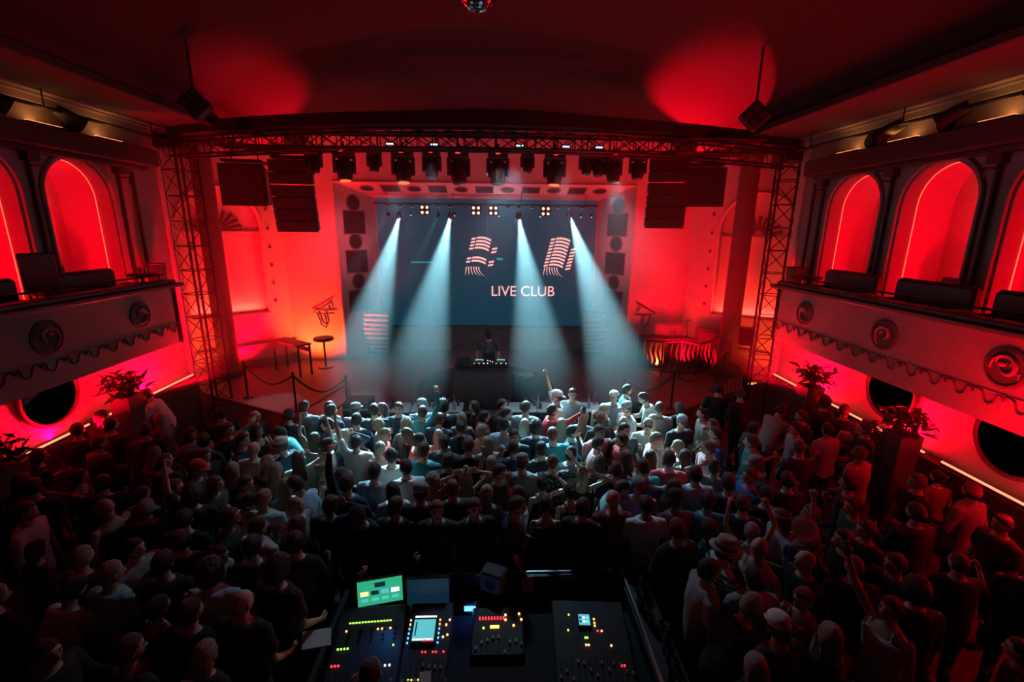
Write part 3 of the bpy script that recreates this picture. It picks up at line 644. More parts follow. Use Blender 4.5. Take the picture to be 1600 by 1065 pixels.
# ------------------------------------------------------------ under the balconies: wainscot, light strips, round mirrors, planters
for side in (-1, 1):
    X = XL if side < 0 else XR; nm = 'left' if side < 0 else 'right'
    mb = MB(); mb.box((X-side*.12, 5.0, .68), (.24, 11.3, 1.36)); 
    for k in range(10): mb.box((X-side*.245, .1+k*1.1, .68), (.02, .9, 1.0))
    mb.build('baseboard_%s' % nm, 'wood', kind='structure')
    segs = [(7.8, 10.6), (6.5, 7.45), (2.0, 6.2)] if side > 0 else [(8.0, 10.6), (6.65, 7.75)]
    for k, (a, b_) in enumerate(segs):
        f = thing('light_strip', ('glowing strip along the right wainscot '+('beside the truss tower', 'between the two planters', 'at the frame edge')[k]) if side > 0 else ('glowing strip along the left wainscot '+('by the truss tower', 'below the dark round mirror')[k]), 'light strip', (X-side*.17, (a+b_)/2, 1.4))
        MB().box((0, 0, -.015), (.05, b_-a, .03)).build('channel', 'alu', f); MB().tube([(0, -(b_-a)/2, .012), (0, (b_-a)/2, .012)], .016, 6).build('tube', 'strip_hot', f)
        lamp('AREA', 'strip_lamp', (X-side*.21, (a+b_)/2, 1.44), 260*(b_-a), RED, (X-side*.0, (a+b_)/2, 2.3), .05, b_-a)
    for k, y in enumerate((7.45, 5.45) if side > 0 else (7.3, 5.4)):
        rr = .5
        f = thing('round_mirror', ('round dark mirror behind the planters under the right balcony', 'large round mirror cut by the right frame edge')[k] if side > 0 else ('round dark mirror under the left balcony behind two onlookers', 'round mirror at the left frame edge')[k], 'mirror', (X-side*.03, y, 2.12))
        Tm = Matrix.Rotation(-side*PI/2, 4, 'Y'); MB().lathe([(0, .03), (rr, .03)], n=40, T=Tm).build('glass', 'mirror', f); mb = MB(); mb.tube([tuple(Tm @ Vector((rr*math.cos(2*PI*i/40), rr*math.sin(2*PI*i/40), .04))) for i in range(40)], .035, 8, closed=True); mb.build('frame', 'wood', f)
leafm = MB(); leafm.add([(0, 0, 0), (.05, .1, .03), (0, .26, 0), (-.05, .1, .03)], [(0, 1, 2), (0, 2, 3)]); leafme = leafm.mesh('leaf', 'leaf')
def planter(label, loc, seed, hgt=1.35):
    t = thing('planter', label, 'planter', loc); rnd = random.Random(seed)
    mb = MB(); vs = []
    for z, q in ((0, .11), (.04, .12), (hgt-.04, .175), (hgt, .18)): vs += [(-q, -q, z), (q, -q, z), (q, q, z), (-q, q, z)]
    mb.add(vs, [(3, 2, 1, 0), (12, 13, 14, 15)]+[(r*4+i, r*4+(i+1) % 4, r*4+4+(i+1) % 4, r*4+4+i) for r in range(3) for i in range(4)]); mb.build('pot', 'planter', t)
    mb = MB()
    for k in range(10):
        a = rnd.uniform(0, 6.3); q = rnd.uniform(.05, .3); mb.tube([(0, 0, hgt-.05), (q*.5*math.cos(a), q*.5*math.sin(a), hgt+.15), (q*math.cos(a), q*math.sin(a), hgt+rnd.uniform(.1, .4))], .008, 4)
    mb.build('stem', 'leaf', t)
    for k in range(120):
        a = rnd.uniform(0, 6.3); q = rnd.uniform(0, .36); o = link('leaf', leafme, t, loc=(q*math.cos(a), q*math.sin(a), hgt+.05+rnd.uniform(0, .38)*(1-q)), rot=(rnd.uniform(-.9, .9), rnd.uniform(-.6, .6), rnd.uniform(0, 6.3))); o.scale = (rnd.uniform(.5, 1.1),)*3
    return t
planter('tall tapered planter with a bushy plant, nearer the right truss tower', (6.35, 8.5, 0), 1, 1.85)
planter('tall tapered planter with a spreading plant, before the round right mirror', (6.3, 6.3, 0), 2, 1.85)
planter('tall tapered planter with a plant at the left wall', (-6.75, 8.05, 0), 3, 1.85)
planter('dark tall planter at the left frame edge', (-6.7, 5.7, 0), 4, 1.7)
# ------------------------------------------------------------ stage wings
# pub table
t = thing('pub_table', 'round padded pub table on a thin post before the glowing left wall', 'table', (-5.33, 13.85, .6))
MB().lathe([(0, .86), (.27, .86), (.3, .88), (.3, .94), (.27, .96), (0, .96)], n=28).build('table_top', 'wood', t); MB().lathe([(.03, .03), (.03, .86)], n=12).build('post', 'blackmetal', t); MB().lathe([(.24, 0), (.22, .03), (.04, .05), (0, .05)], n=24).build('base', 'blackmetal', t)
t = thing('wing_table', 'long thin dark table leaning diagonally in the left stage wing', 'table', (-6.1, 13.35, .6), R(-35))
MB().bevbox((0, 0, .93), (1.35, .45, .05), .01).build('table_top', 'wood', t)
for a in (-1, 1):
    for b_ in (-1, 1): MB().bevbox((a*.62, b_*.18, .45), (.05, .05, .9), .008).build('leg', 'wood', t)
MB().box((0, .18, .75), (1.2, .03, .12)).build('apron', 'wood', t)
def bracket(label, loc, sx):
    t = thing('wall_ornament', label, 'ornament', loc)
    def strap(p, q): 
        mb = MB(); mb.tube([(sx*a, 0, b_) for a, b_ in p], .025, 6); mb.build('strap', 'wood', t)
    strap([(.38, .42), (.1, .25), (-.28, .05), (.12, .0), (.42, .03)], 0); strap([(.25, .28), (.33, .12)], 0); strap([(-.12, .04), (-.02, -.35), (.12, -.45), (.16, -.32), (.1, .0)], 0)
    return t
bracket('bent dark metal ornament on the glowing left wing wall above the pub table', (-5.62, 14.62, 2.15), 1); bracket('bent dark metal ornament on the glowing right wing wall', (4.98, 14.62, 2.15), -1)
t = thing('dark_cupboard', 'low black cupboard beside the balustrade in the right stage wing', 'cupboard', (5.0, 14.0, .6)); MB().bevbox((0, 0, .5), (.75, .45, 1.0), .02).build('body', 'black', t)
for s_ in (-1, 1):
    d_ = MB().bevbox((s_*.18, -.235, .5), (.34, .02, .86), .005).build('door', 'wood', t); MB().tube([(s_*.04, -.26, .5), (s_*.04, -.26, .62)], .008, 5).build('handle', 'alu', d_)
t = thing('wing_table', 'small dark table with bottles in the right stage wing', 'table', (5.65, 13.7, .6)); MB().bevbox((0, 0, 1.0), (.9, .5, .05), .01).build('table_top', 'wood', t)
for a in (-1, 1):
    for b_ in (-1, 1): MB().bevbox((a*.4, b_*.2, .49), (.05, .05, .97), .008).build('leg', 'wood', t)
BOT = MB().lathe([(0, 0), (.035, 0), (.037, .01), (.037, .17), (.015, .23), (.013, .3), (.016, .3), (.016, .31), (0, .31)], n=12).mesh('bottle', 'glass', True)
GL = MB().lathe([(0, 0), (.03, 0), (.037, .13), (.033, .13), (.028, .012), (0, .012)], n=12).mesh('glass', 'glass', True)
for k, (x, y) in enumerate(((5.45, 13.65), (5.6, 13.75), (5.85, 13.6))): link('bottle', BOT, loc=(x, y, 1.63), label='glass bottle on the small table in the right stage wing', cat='bottle', group='bottles in the right stage wing')
t = thing('candelabrum', 'tall thin dark candle stand on the small right wing table', 'candle stand', (5.98, 13.75, 1.625))
mb = MB(); mb.lathe([(.09, 0), (.07, .02), (.012, .04), (.012, .5), (.06, .52), (.06, .54), (0, .54)], n=12); mb.build('stand', 'blackmetal', t)
for dx in (-.12, .12): mb = MB(); mb.tube([(0, 0, .36), (dx*.6, 0, .36), (dx, 0, .42), (dx, 0, .56)], .009, 6); mb.build('arm', 'blackmetal', t)
# curved balustrade in the right wing
t = thing('balustrade', 'curved dark balustrade with figured panels in the right stage wing', 'balustrade', (5.9, 12.9, .6)); pts = [(-1.3, .45), (-.9, .15), (-.4, -.02), (.1, -.02), (.6, .2), (1.0, .6)]
MB().tube([(x, y, 1.05+.12*math.cos(i*1.2)*(-1 if i < 3 else 1)*.5) for i, (x, y) in enumerate(pts)], .035, 8).build('handrail', 'wood', t); MB().tube([(x, y, .12) for x, y in pts], .03, 6).build('bottom_rail', 'wood', t)
for i in range(len(pts)-1):
    a, b_ = Vector((*pts[i], 0)), Vector((*pts[i+1], 0)); mb = MB(); mb.tube([(a.x, a.y, 0), (a.x, a.y, 1.05)], .025, 6); mb.build('post', 'wood', t)
    for j in range(3):
        p = a.lerp(b_, (j+.7)/3.4); mb = MB(); mb.tube([(p.x, p.y, .12), (p.x+.05, p.y, .4), (p.x-.05, p.y, .7), (p.x, p.y, 1.0)], [.012, .04, .03, .012], 6); mb.build('baluster', 'wood', t)
t = thing('screen_panel', 'plain dark folding panel behind the balustrade by the right pillar', 'panel', (6.75, 13.55, .6), R(-35)); MB().bevbox((0, 0, .65), (1.1, .06, 1.3), .01).build('board', 'wood', t); MB().bevbox((.0, -.04, .65), (.9, .02, 1.1), .005).build('inset', 'cloth', t)
# rope barriers
def rope_barrier(label, pts, z=.6):
    t = thing('rope_barrier', label, 'barrier', (*pts[0], z)); o = Vector((*pts[0], 0))
    for x, y in pts:
        p = Vector((x, y, 0))-o; mb = MB(); mb.lathe([(.13, 0), (.12, .02), (.025, .04), (.022, .9), (.035, .92), (.03, .96), (0, .97)], (p.x, p.y, 0), 12); mb.build('post', 'blackmetal', t)
    for a, b_ in zip(pts, pts[1:]):
        a, b_ = Vector((*a, 0))-o, Vector((*b_, 0))-o; mb = MB(); mb.tube([tuple(a.lerp(b_, k/12)+Vector((0, 0, .88-.35*math.sin(PI*k/12)))) for k in range(13)], .022, 6); mb.build('rope', 'wood', t)
rope_barrier('rope barrier with three posts along the left stage wing edge', [(-6.35, 11.2), (-4.75, 10.3), (-3.45, 10.05)])
rope_barrier('rope barrier with posts along the right stage wing edge', [(3.0, 10.1), (4.3, 10.35), (6.0, 11.6)])
# stage stairs with handrail, left of the counter and the railing of the right stairs
t = thing('stage_steps', 'black steps with a slanted handrail left of the stage counter', 'steps', (-3.6, 9.55, 0), R(8))
for k in range(3): MB().bevbox((0, .0+.25*k-.2, .1+.2*k-.02), (1.0, .3, .2*1), .01).build('step', 'black', t)
MB().tube([(-.75, -.35, .0), (-.75, -.35, .95), (.35, .1, 1.5), (.35, .1, .6)], .028, 8).build('handrail', 'rail', t)
MB().tube([(-.75, -.35, .55), (.35, .1, 1.1)], .018, 6).build('mid_rail', 'rail', t)
t = thing('stair_railing', 'black stair railing with thin bars before the right truss tower', 'railing', (6.0, 11.0, 0), R(35))
MB().tube([(-.2, 0, .6), (-.2, 0, 1.75), (.9, 0, 1.15), (.9, 0, .2)], .03, 8).build('handrail', 'rail', t)
for k in range(6):
    x = -.2+k*.2; MB().tube([(x, 0, .6-.06*k), (x, 0, 1.73-.108*k)], .012, 5).build('bar', 'rail', t)
t2 = thing('stair_railing', 'black landing railing with round bar pattern by the right pillar', 'railing', (6.35, 12.0, .6), R(50))
MB().tube([(-.6, 0, 0), (-.6, 0, .95), (.7, 0, 1.15), (.7, 0, 0)], .028, 8).build('handrail', 'rail', t2)
for k in range(6): x = -.5+k*.2; MB().tube([(x, 0, .0), (x, 0, .95+.03*k)], .012, 5).build('bar', 'rail', t2)
t = thing('floor_flood', 'glowing floor flood lamp at the foot of the right truss tower', 'lamp', (7.1, 11.75, .62), R(20)); MB().bevbox((0, 0, .08), (.34, .16, .12), .02).build('housing', 'black', t); MB().box((0, -.0, .145), (.28, .1, .01)).build('lens', 'strip_hot', t); MB().tube([(-.19, 0, .02), (-.19, 0, .1), (.19, 0, .1), (.19, 0, .02)], .01, 5).build('bracket', 'blackmetal', t)
t = thing('monitor_speaker', 'black loudspeaker on the wall by the right pillar', 'speaker', (6.9, 12.0, 2.05), R(-20)); MB().bevbox((0, 0, 0), (.36, .3, .5), .02).build('cabinet', 'black', t); MB().box((0, -.155, 0), (.32, .01, .46)).build('grille', 'grille', t); MB().tube([(0, .15, 0), (.1, .7, 0)], .02, 6).build('bracket', 'blackmetal', t)
# ------------------------------------------------------------ counter along the stage edge with subwoofers, glasses, bottles
t = thing('stage_counter', 'long counter with a pale lit top along the front of the stage', 'counter', (0, 9.5, 0))
segs = [(-2.42, -.72, 9.42, 0), (.18, 2.32, 9.42, 0)]
k = 0
for x0, x1, y, rz in segs:
    n = 3
    for i in range(n):
        xa, xb = x0+(x1-x0)*i/n, x0+(x1-x0)*(i+1)/n
        MB().bevbox(((xa+xb)/2, y-9.5, .5), (xb-xa-.02, .5, 1.0), .01).build('cabinet', 'black', t); MB().bevbox(((xa+xb)/2, y-9.5, 1.025), (xb-xa-.015, .54, .04), .008).build('top_panel', 'case', t)
MB().bevbox((-.27, -.08, .45), (.88, .4, .9), .01).build('cabinet', 'black', t)
rnd = random.Random(5)
for k in range(26):
    x = rnd.uniform(-2.3, -.75) if k < 14 else rnd.uniform(.25, 2.25); y = 9.42+rnd.uniform(-.2, .2)
    bt = k % 5 == 0
    link('bottle' if bt else 'glass', BOT if bt else GL, loc=(x, y, 1.045), label=('glass bottle' if bt else 'empty drinking glass')+' on the stage counter, '+('part nearer the stage steps' if x < -.5 else 'part below the DJ table right side'), cat='bottle' if bt else 'glass', group=('bottles' if bt else 'glasses')+(' on the left counter part' if x < -.5 else ' on the right counter part'))
def wedge(label, loc, rz, m_='black'):
    t = thing('floor_monitor', label, 'speaker', loc, rz); mb = MB(); mb.prism([(-.22, 0), (.22, 0), (.22, .12), (0, .36), (-.22, .3)], -.3, .3, Matrix.Rotation(PI/2, 4, 'X') @ Matrix.Rotation(PI/2, 4, 'Y')); mb.build('cabinet', m_, t)
    mb = MB(); mb.prism([(-.0, .365), (.225, .125), (.235, .135), (.01, .375)], -.27, .27, Matrix.Rotation(PI/2, 4, 'X') @ Matrix.Rotation(PI/2, 4, 'Y')); mb.build('grille', 'grille', t); return t
wedge('floor monitor at the right end of the stage counter', (2.66, 9.9, .6), R(200)); wedge('floor monitor on the stage left of the DJ table', (-1.25, 10.1, .6), R(170))
for x, y, lb in ((-2.95, 9.3, 'black loudspeaker stack by the stage steps'), (2.95, 9.35, 'black loudspeaker stack right of the stage counter')):
    t = thing('speaker_stack', lb, 'speaker', (x, y, 0))
    for k in range(2):
        c_ = MB().bevbox((0, 0, .32+.64*k), (.55, .5, .63), .015).build('cabinet', 'black', t)
        for s_ in (-1, 1): MB().box((s_*.18, -.255, .5+.64*k), (.16, .012, .035)).build('handle', 'alu', c_)
        MB().box((0, -.253, .25+.64*k), (.48, .01, .36)).build('grille', 'grille', c_)
# ------------------------------------------------------------ DJ table and decks
t = thing('dj_table', 'tall table under a hanging dark cloth holding the DJ decks', 'table', (-.35, 10.85, .6))
mb = MB(); vs = []; n = 40
for z, q in ((.93, 0), (.9, .01), (.45, .04), (0, .07)):
    for k in range(n):
        a = 2*PI*k/n; cx, sy = math.cos(a), math.sin(a); s_ = 1/max(abs(cx), abs(sy)); f_ = q*.45*math.sin(k*2.9)
        vs.append((cx*s_*(.68+q)+f_*cx, sy*s_*(.36+q)+f_*sy, z))
mb.add(vs, [tuple(reversed(range(n)))]+[(r*n+k, r*n+(k+1) % n, (r+1)*n+(k+1) % n, (r+1)*n+k) for r in range(3) for k in range(n)]); mb.build('tablecloth', 'cloth', t, smooth=True)
MB().bevbox((0, 0, .95), (1.34, .7, .03), .008).build('table_top', 'wood', t)
for s_ in (-1, 1):
    for u in (-1, 1): MB().bevbox((s_*.6, u*.28, .46), (.05, .05, .92), .01).build('leg', 'blackmetal', t)
def deck(x, lb):
    t = thing('dj_deck', lb, 'DJ deck', (x, 10.85, 1.565)); MB().bevbox((0, 0, .045), (.33, .38, .09), .01).build('body', 'black', t); MB().lathe([(0, .11), (.11, .11), (.12, .1), (.12, .09), (0, .09)], (0, -.03, 0), 24).build('jog_wheel', 'alu', t); MB().box((0, .13, .1), (.2, .08, .02)).build('display', 'scr_cyan', t)
    for k in range(3): MB().sphere((-.12+.12*k, -.165, .095), .012, 6, 4).build('button', ('dot_green', 'dot_orange', 'dot_white')[k], t)
deck(-.42, 'media player deck under the left hand of the DJ'); deck(.12, 'media player deck under the right hand of the DJ')
t = thing('dj_mixer', 'black DJ mixer with bright dots between the two decks', 'mixer', (-.15, 10.85, 1.565)); MB().bevbox((0, 0, .04), (.19, .36, .08), .01).build('body', 'black', t)
for i in range(3):
    for j in range(5): MB().lathe([(.009, .08), (.008, .1), (0, .1)], (-.06+.06*i, -.12+.06*j, 0), 8).build('knob', 'dot_white' if (i+j) % 4 == 0 else 'blackmetal', t)
t = thing('laptop', 'black laptop open on the left of the DJ table', 'laptop', (-.82, 10.82, 1.565), R(15)); MB().bevbox((0, 0, .012), (.34, .24, .024), .006).build('keyboard', 'black', t); mb = MB(); mb.box((0, -.13, .13), (.34, .012, .23)); mb.build('lid', 'black', t)
t = thing('gear_case', 'open gear case with pale cables right of the DJ table', 'case', (.62, 10.75, .6)); MB().bevbox((0, 0, .35), (.38, .45, .7), .01).build('case_body', 'black', t)
rnd = random.Random(8)
for k in range(6):
    pts = [(rnd.uniform(-.25, .3), rnd.uniform(-.25, .2), .72+rnd.uniform(0, .12)) for _ in range(5)]; MB().tube(pts, .014, 5).build('cable', 'white', t)
# ------------------------------------------------------------ mirror ball, flood lamps at the ceiling corners
t = thing('mirror_ball', 'mirror ball hanging from the ceiling at the top of the view', 'mirror ball', (-.23, 6.0, 7.53))
mb = MB(); mb.sphere((0, 0, 0), .245, 24, 16); mb.build('core', 'blackmetal', t)
mb = MB()
for i in range(1, 17):
    a = -PI/2+PI*i/17; m_ = max(6, int(32*math.cos(a)))
    for k in range(m_):
        q = Matrix.Rotation(2*PI*k/m_, 4, 'Z') @ Matrix.Rotation(-a, 4, 'Y') @ Matrix.Translation((.25, 0, 0)); mb.box((0, 0, 0), (.008, .04, .038), q)
mb.build('mirror_tile', 'ball', t, kind='stuff'); MB().tube([(0, 0, .24), (0, 0, .55)], .012, 6).build('rod', 'blackmetal', t)
lamp('SPOT', 'ball_lamp', (-2.2, 4.6, 6.4), 30, RED, (-.23, 6, 7.58), .05, spot=12)
for x, rz, lb in ((-4.98, R(20), 'square black flood lamp tilted under the ceiling at the left soffit corner'), (4.45, R(-20), 'square black flood lamp tilted under the ceiling at the right soffit corner')):
    t = thing('corner_flood', lb, 'lamp', (x, 8.4, 6.78), rz); Tm = Matrix.Rotation(R(45), 4, 'Y'); mb = MB(); mb.bevbox((0, 0, 0), (.38, .2, .38), .03, T=Tm); mb.build('housing', 'black', t)
    for k in range(4): a = PI/2*k; mb = MB(); mb.lathe([(0, 0), (.06, .0), (.065, -.02)], n=10, T=Matrix.Translation((.12*math.cos(a), -.11, .12*math.sin(a))) @ Matrix.Rotation(PI/2, 4, 'X')); mb.build('lens', 'lens_off', t)
    MB().tube([(0, 0, .2), (0, .0, 1.1)], .02, 6).build('bracket', 'blackmetal', t)
# ------------------------------------------------------------ mixing position
BX0, BX1, BY0, BY1 = -1.62, 1.45, 2.7, 4.42
t = thing('booth', 'low black booth wall with a sloping glass front round the mixing desks', 'booth', (0, 3.6, 0))
MB().box((-.08, BY1-3.6, .5), (3.1, .05, 1.0)).build('front_wall', 'black', t)
MB().box((BX1, -.1, .5), (.05, 1.9, 1.0)).build('side_wall', 'black', t); MB().box((BX0, -.1, .5), (.05, 1.9, 1.0)).build('side_wall', 'black', t)
MB().tube([(-.9, BY1-3.6, 1.04), (BX1, BY1-3.6, 1.04), (BX1, -1.2, 1.04)], .018, 6).build('top_edge', 'alu', t, label='thin shiny metal top edge')
MB().bevbox((BX1+.13, -.1, 1.0), (.26, 1.9, .04), .01).build('shelf', 'black', t); MB().bevbox((-.08, -.25, .86), (3.0, 1.3, .06), .01).build('desktop', 'rug', t)
def dots(parent, spec):
    for nm, x, y, m_, s_, z in spec: MB().bevbox((x, y, z), (s_, s_, .012), .002).build(nm, m_, parent)
tilt = R(8)
rnd = random.Random(4)
def console(label, x, y, w_, d_, rz=0):
    t = thing('mixing_console', label, 'mixing console', (x, y, .89), rz); t.rotation_euler = (R(10), 0, rz)
    MB().bevbox((0, 0, .05), (w_, d_, .1), .015).build('body', 'black', t)
    for k in range(int(w_/.055)):
        xx = -w_/2+.05+k*.055
        MB().box((xx, -d_*.28, .102), (.006, d_*.26, .003)).build('fader_slot', 'blackmetal', t)
        MB().bevbox((xx, -d_*.28+rnd.uniform(-.09, .09), .108), (.022, .036, .014), .003).build('fader', 'alu', t)
    return t
t = console('large mixing console with red yellow and blue lights and a blue glow', -1.22, 3.5, .66, .95, R(4))
rows = [(.22, 'dot_orange', (-.22, .08, .12, .2)), (.05, 'dot_green', (-.26, -.23, -.2, -.17, .25)), (-.1, 'dot_red', (-.28, -.25, -.22)), (-.13, 'dot_white', (.2, .24)), (-.33, 'dot_green', (-.3, -.27, -.24, -.2, -.12))]
for y, m_, xs_ in rows:
    for x in xs_: MB().bevbox((x, y, .106), (.016, .016, .01), .002).build('indicator', m_, t)
for k in range(14): MB().box((-.2+k*.03, .3, .105), (.02, .012, .006)).build('meter_segment', 'dot_green', t)
for i in range(6):
    for j in range(3): MB().lathe([(.012, .1), (.011, .118), (0, .118)], (-.3+i*.11, .12+j*.05, 0), 8).build('knob', 'blackmetal', t)
lamp('SPOT', 'desk_blue_lamp', (-1.08, 3.75, 1.28), 2.2, (.05, .3, 1), (-1.1, 3.45, 1.0), .02, spot=95, blend=.8)
t = console('mixing console with a cyan touch screen framed by lit keys', -.66, 3.56, .44, .9, R(0))
MB().box((-.04, .14, .115), (.25, .25, .02)).build('screen_frame', 'black', t); s_ = MB().box((-.04, .14, .127), (.21, .21, .004)).build('touch_screen', 'scr_cyan', t)
MB().box((-.04, .045, .130), (.19, .012, .002)).build('screen_bar', 'dot_white', s_); MB().box((-.12, .15, .130), (.012, .14, .002)).build('screen_bar', 'scr_navy', s_)
for k in (0, 1): MB().box((-.02+k*.06, .035, .131), (.035, .014, .002)).build('screen_key', 'dot_red', s_)
for k in range(14): MB().bevbox((-.14+k*.0155, .285, .112), (.01, .013, .012), .002).build('lit_key', 'dot_white', t)
for s2 in (-1, 1):
    for k in range(6): MB().bevbox((-.04+s2*.145, .25-k*.045, .112), (.013, .015, .012), .002).build('lit_key', 'dot_orange' if k < 2 else 'dot_blue', t)
for k, x in enumerate((-.03, 0, .07, .1, .17)): MB().bevbox((x, -.06, .108), (.014, .014, .01), .002).build('indicator', 'dot_red', t)
for k in range(4): MB().bevbox((-.12+k*.03, -.3, .108), (.012, .012, .01), .002).build('indicator', 'dot_yellow', t)
for k, (x, y) in enumerate(((.17, .2), (.19, .1), (.15, .08), (.2, .25))): MB().bevbox((x, y, .108), (.018, .018, .01), .002).build('indicator', 'dot_orange', t)
t = console('small light desk with rows of red and yellow lamps', .02, 3.72, .52, .5, 0)
for k in range(9): MB().bevbox((-.18+k*.03, .12, .108), (.012, .03, .01), .002).build('indicator', 'dot_red', t)
for x, y in ((.08, .15), (.08, .1), (.22, .16), (.24, .1), (.16, .04)): MB().bevbox((x, y, .11), (.02, .02, .012), .002).build('indicator', 'dot_orange', t)
MB().box((.0-.03, .03, .108), (.09, .025, .01)).build('display', 'dot_yellow', t); MB().box((-.14, .02, .108), (.02, .015, .01)).build('display', 'dot_green', t)
t = thing('clock_display', 'small bright blue display on the mixing position', 'display', (-.27, 4.02, .93)); MB().bevbox((0, 0, .04), (.16, .06, .09), .01).build('housing', 'black', t); MB().box((0, -.033, .045), (.12, .006, .06)).build('display_glass', 'scr_blue', t); lamp('POINT', 'clock_lamp', (-.27, 3.95, 1.02), .5, (.1, .25, 1), size=.02)
t = console('dark lighting console with a small picture screen', .93, 3.55, .74, .9, R(-3))
MB().box((-.05, .22, .112), (.13, .13, .02)).build('screen_frame', 'black', t); s_ = MB().box((-.05, .22, .124), (.11, .11, .004)).build('screen', 'scr_cyan', t)
for k in range(6): MB().box((-.09+(k % 3)*.035, .2+(k//3)*.04, .127), (.02, .02, .002)).build('screen_icon', ('scr_navy', 'dot_white', 'scr_blue')[k % 3], s_)
for x, y, m_ in ((.05, .24, 'dot_orange'), (.05, .2, 'dot_yellow'), (.05, .17, 'dot_yellow'), (-.2, .28, 'dot_green'), (-.06, .05, 'dot_green'), (-.04, .05, 'dot_green'), (.07, .12, 'dot_red'), (.11, .12, 'dot_orange'), (-.06, -.02, 'dot_orange'), (-.035, -.02, 'dot_orange'), (.18, -.02, 'dot_orange'), (.24, -.2, 'dot_red'), (.27, -.2, 'dot_red'), (-.22, .12, 'dot_green')):
    MB().bevbox((x, y, .108), (.016, .016, .01), .002).build('indicator', m_, t)
def monitor(label, loc, rz, w_, h_, m_, tiltx=-12):
    t = thing('monitor', label, 'monitor', loc, rz); Tm = Matrix.Translation((0, 0, .06+h_/2)) @ Matrix.Rotation(R(tiltx), 4, 'X')
    MB().bevbox((0, .02, 0), (w_+.03, .03, h_+.03), .006, T=Tm).build('bezel', 'black', t); s_ = MB().box((0, -.0, 0), (w_, .012, h_), Tm).build('display', m_, t)
    MB().box((0, .05, .05), (.05, .03, .14)).build('stand', 'blackmetal', t); MB().bevbox((0, .04, .01), (.2, .14, .02), .005).build('foot', 'blackmetal', t)
    MB().tube([tuple(Tm @ Vector((-w_/2-.01, .0, h_/2+.02))), tuple(Tm @ Vector((w_/2+.01, .0, h_/2+.02)))], .006, 4).build('top_edge', 'alu', t)
    return t, s_, Tm
t, s_, Tm = monitor('monitor with a green desktop picture on the left of the mixing position', (-1.23, 4.12, .9), R(12), .46, .26, 'scr_green')
MB().box((.0, -.009, .08), (.11, .004, .05), Tm).build('screen_window', 'scr_navy', s_)
for k in range(4):
    MB().box((-.16+.105*k, -.009, .0), (.08, .004, .042), Tm).build('screen_icon', ('dot_orange', 'scr_navy', 'dot_white', 'dot_white')[k] if k != 2 else 'scr_cyan', s_)
    MB().box((-.16+.105*k, -.009, -.07), (.07, .004, .03), Tm).build('screen_icon', 'scr_cyan', s_)
monitor('monitor with a dark navy screen beside the green one', (-.72, 4.1, .9), R(2), .44, .27, 'scr_navy')
t = thing('laptop', 'laptop seen along its pale lid edge, right of the dark monitor', 'laptop', (-.28, 4.12, .9), R(-18)); MB().bevbox((0, 0, .012), (.36, .25, .024), .006).build('keyboard', 'black', t); MB().box((0, .13, .14), (.36, .012, .25), Matrix.Rotation(R(-10), 4, 'X')).build('lid', 'screen_off', t); MB().tube([(-.18, .155, .255), (.18, .155, .255)], .008, 5).build('lid_edge', 'alu', t)
t = thing('desk_speaker', 'teal-lit small loudspeaker with round cone on the booth edge', 'speaker', (-.02, 4.24, 1.0), R(-25)); MB().bevbox((0, 0, .12), (.26, .2, .24), .02).build('cabinet', 'felt', t); MB().lathe([(0, 0), (.07, 0), (.08, -.02)], n=20, T=Matrix.Translation((0, -.1, .12)) @ Matrix.Rotation(PI/2, 4, 'X')).build('cone', 'blackmetal', t)
t = MB().box((0, 0, 0), (.2, .004, .14)).build('paper_sheet', 'paper', loc=(.83, 4.39, .97), rot=(R(8), 0, 0), label='sheet of paper taped inside the booth front', cat='paper')
MB().box((0, 0, 0), (.13, .004, .15)).build('paper_sheet', 'paper', loc=(.36, 4.28, 1.0), rot=(R(-25), 0, R(10)), label='crumpled paper leaning by the small light desk', cat='paper')
MB().box((0, 0, 0), (.1, .15, .004)).build('paper_sheet', 'paper', loc=(-.62, 3.2, .99), rot=(R(10), 0, R(6)), label='paper note on the fader part of the touch screen console', cat='paper')
rnd = random.Random(12)
for k in range(16):
    y = 4.3-k*.1; bt = k in (3, 9)
    link('bottle' if bt else 'glass', BOT if bt else GL, loc=(BX1+.13+rnd.uniform(-.07, .07), y, 1.02), label=('bottle' if bt else 'drinking glass')+' on the narrow shelf beside the mixing position', cat='bottle' if bt else 'glass', group=('bottles' if bt else 'glasses')+' on the booth shelf')
for k in range(4): link('glass', GL, loc=(-1.35+.17*k, 4.42, 1.0), label='glass on the booth front edge behind the green monitor', cat='glass', group='glasses behind the green monitor')
t = MB().bevbox((0, 0, .015), (.26, .2, .02), .004).build('clipboard', 'paper', loc=(-1.72, 3.62, 1.0), rot=(R(5), R(10), R(20)), label='crumpled pale sheets beside the large mixing console', cat='paper')
HAZE = .021
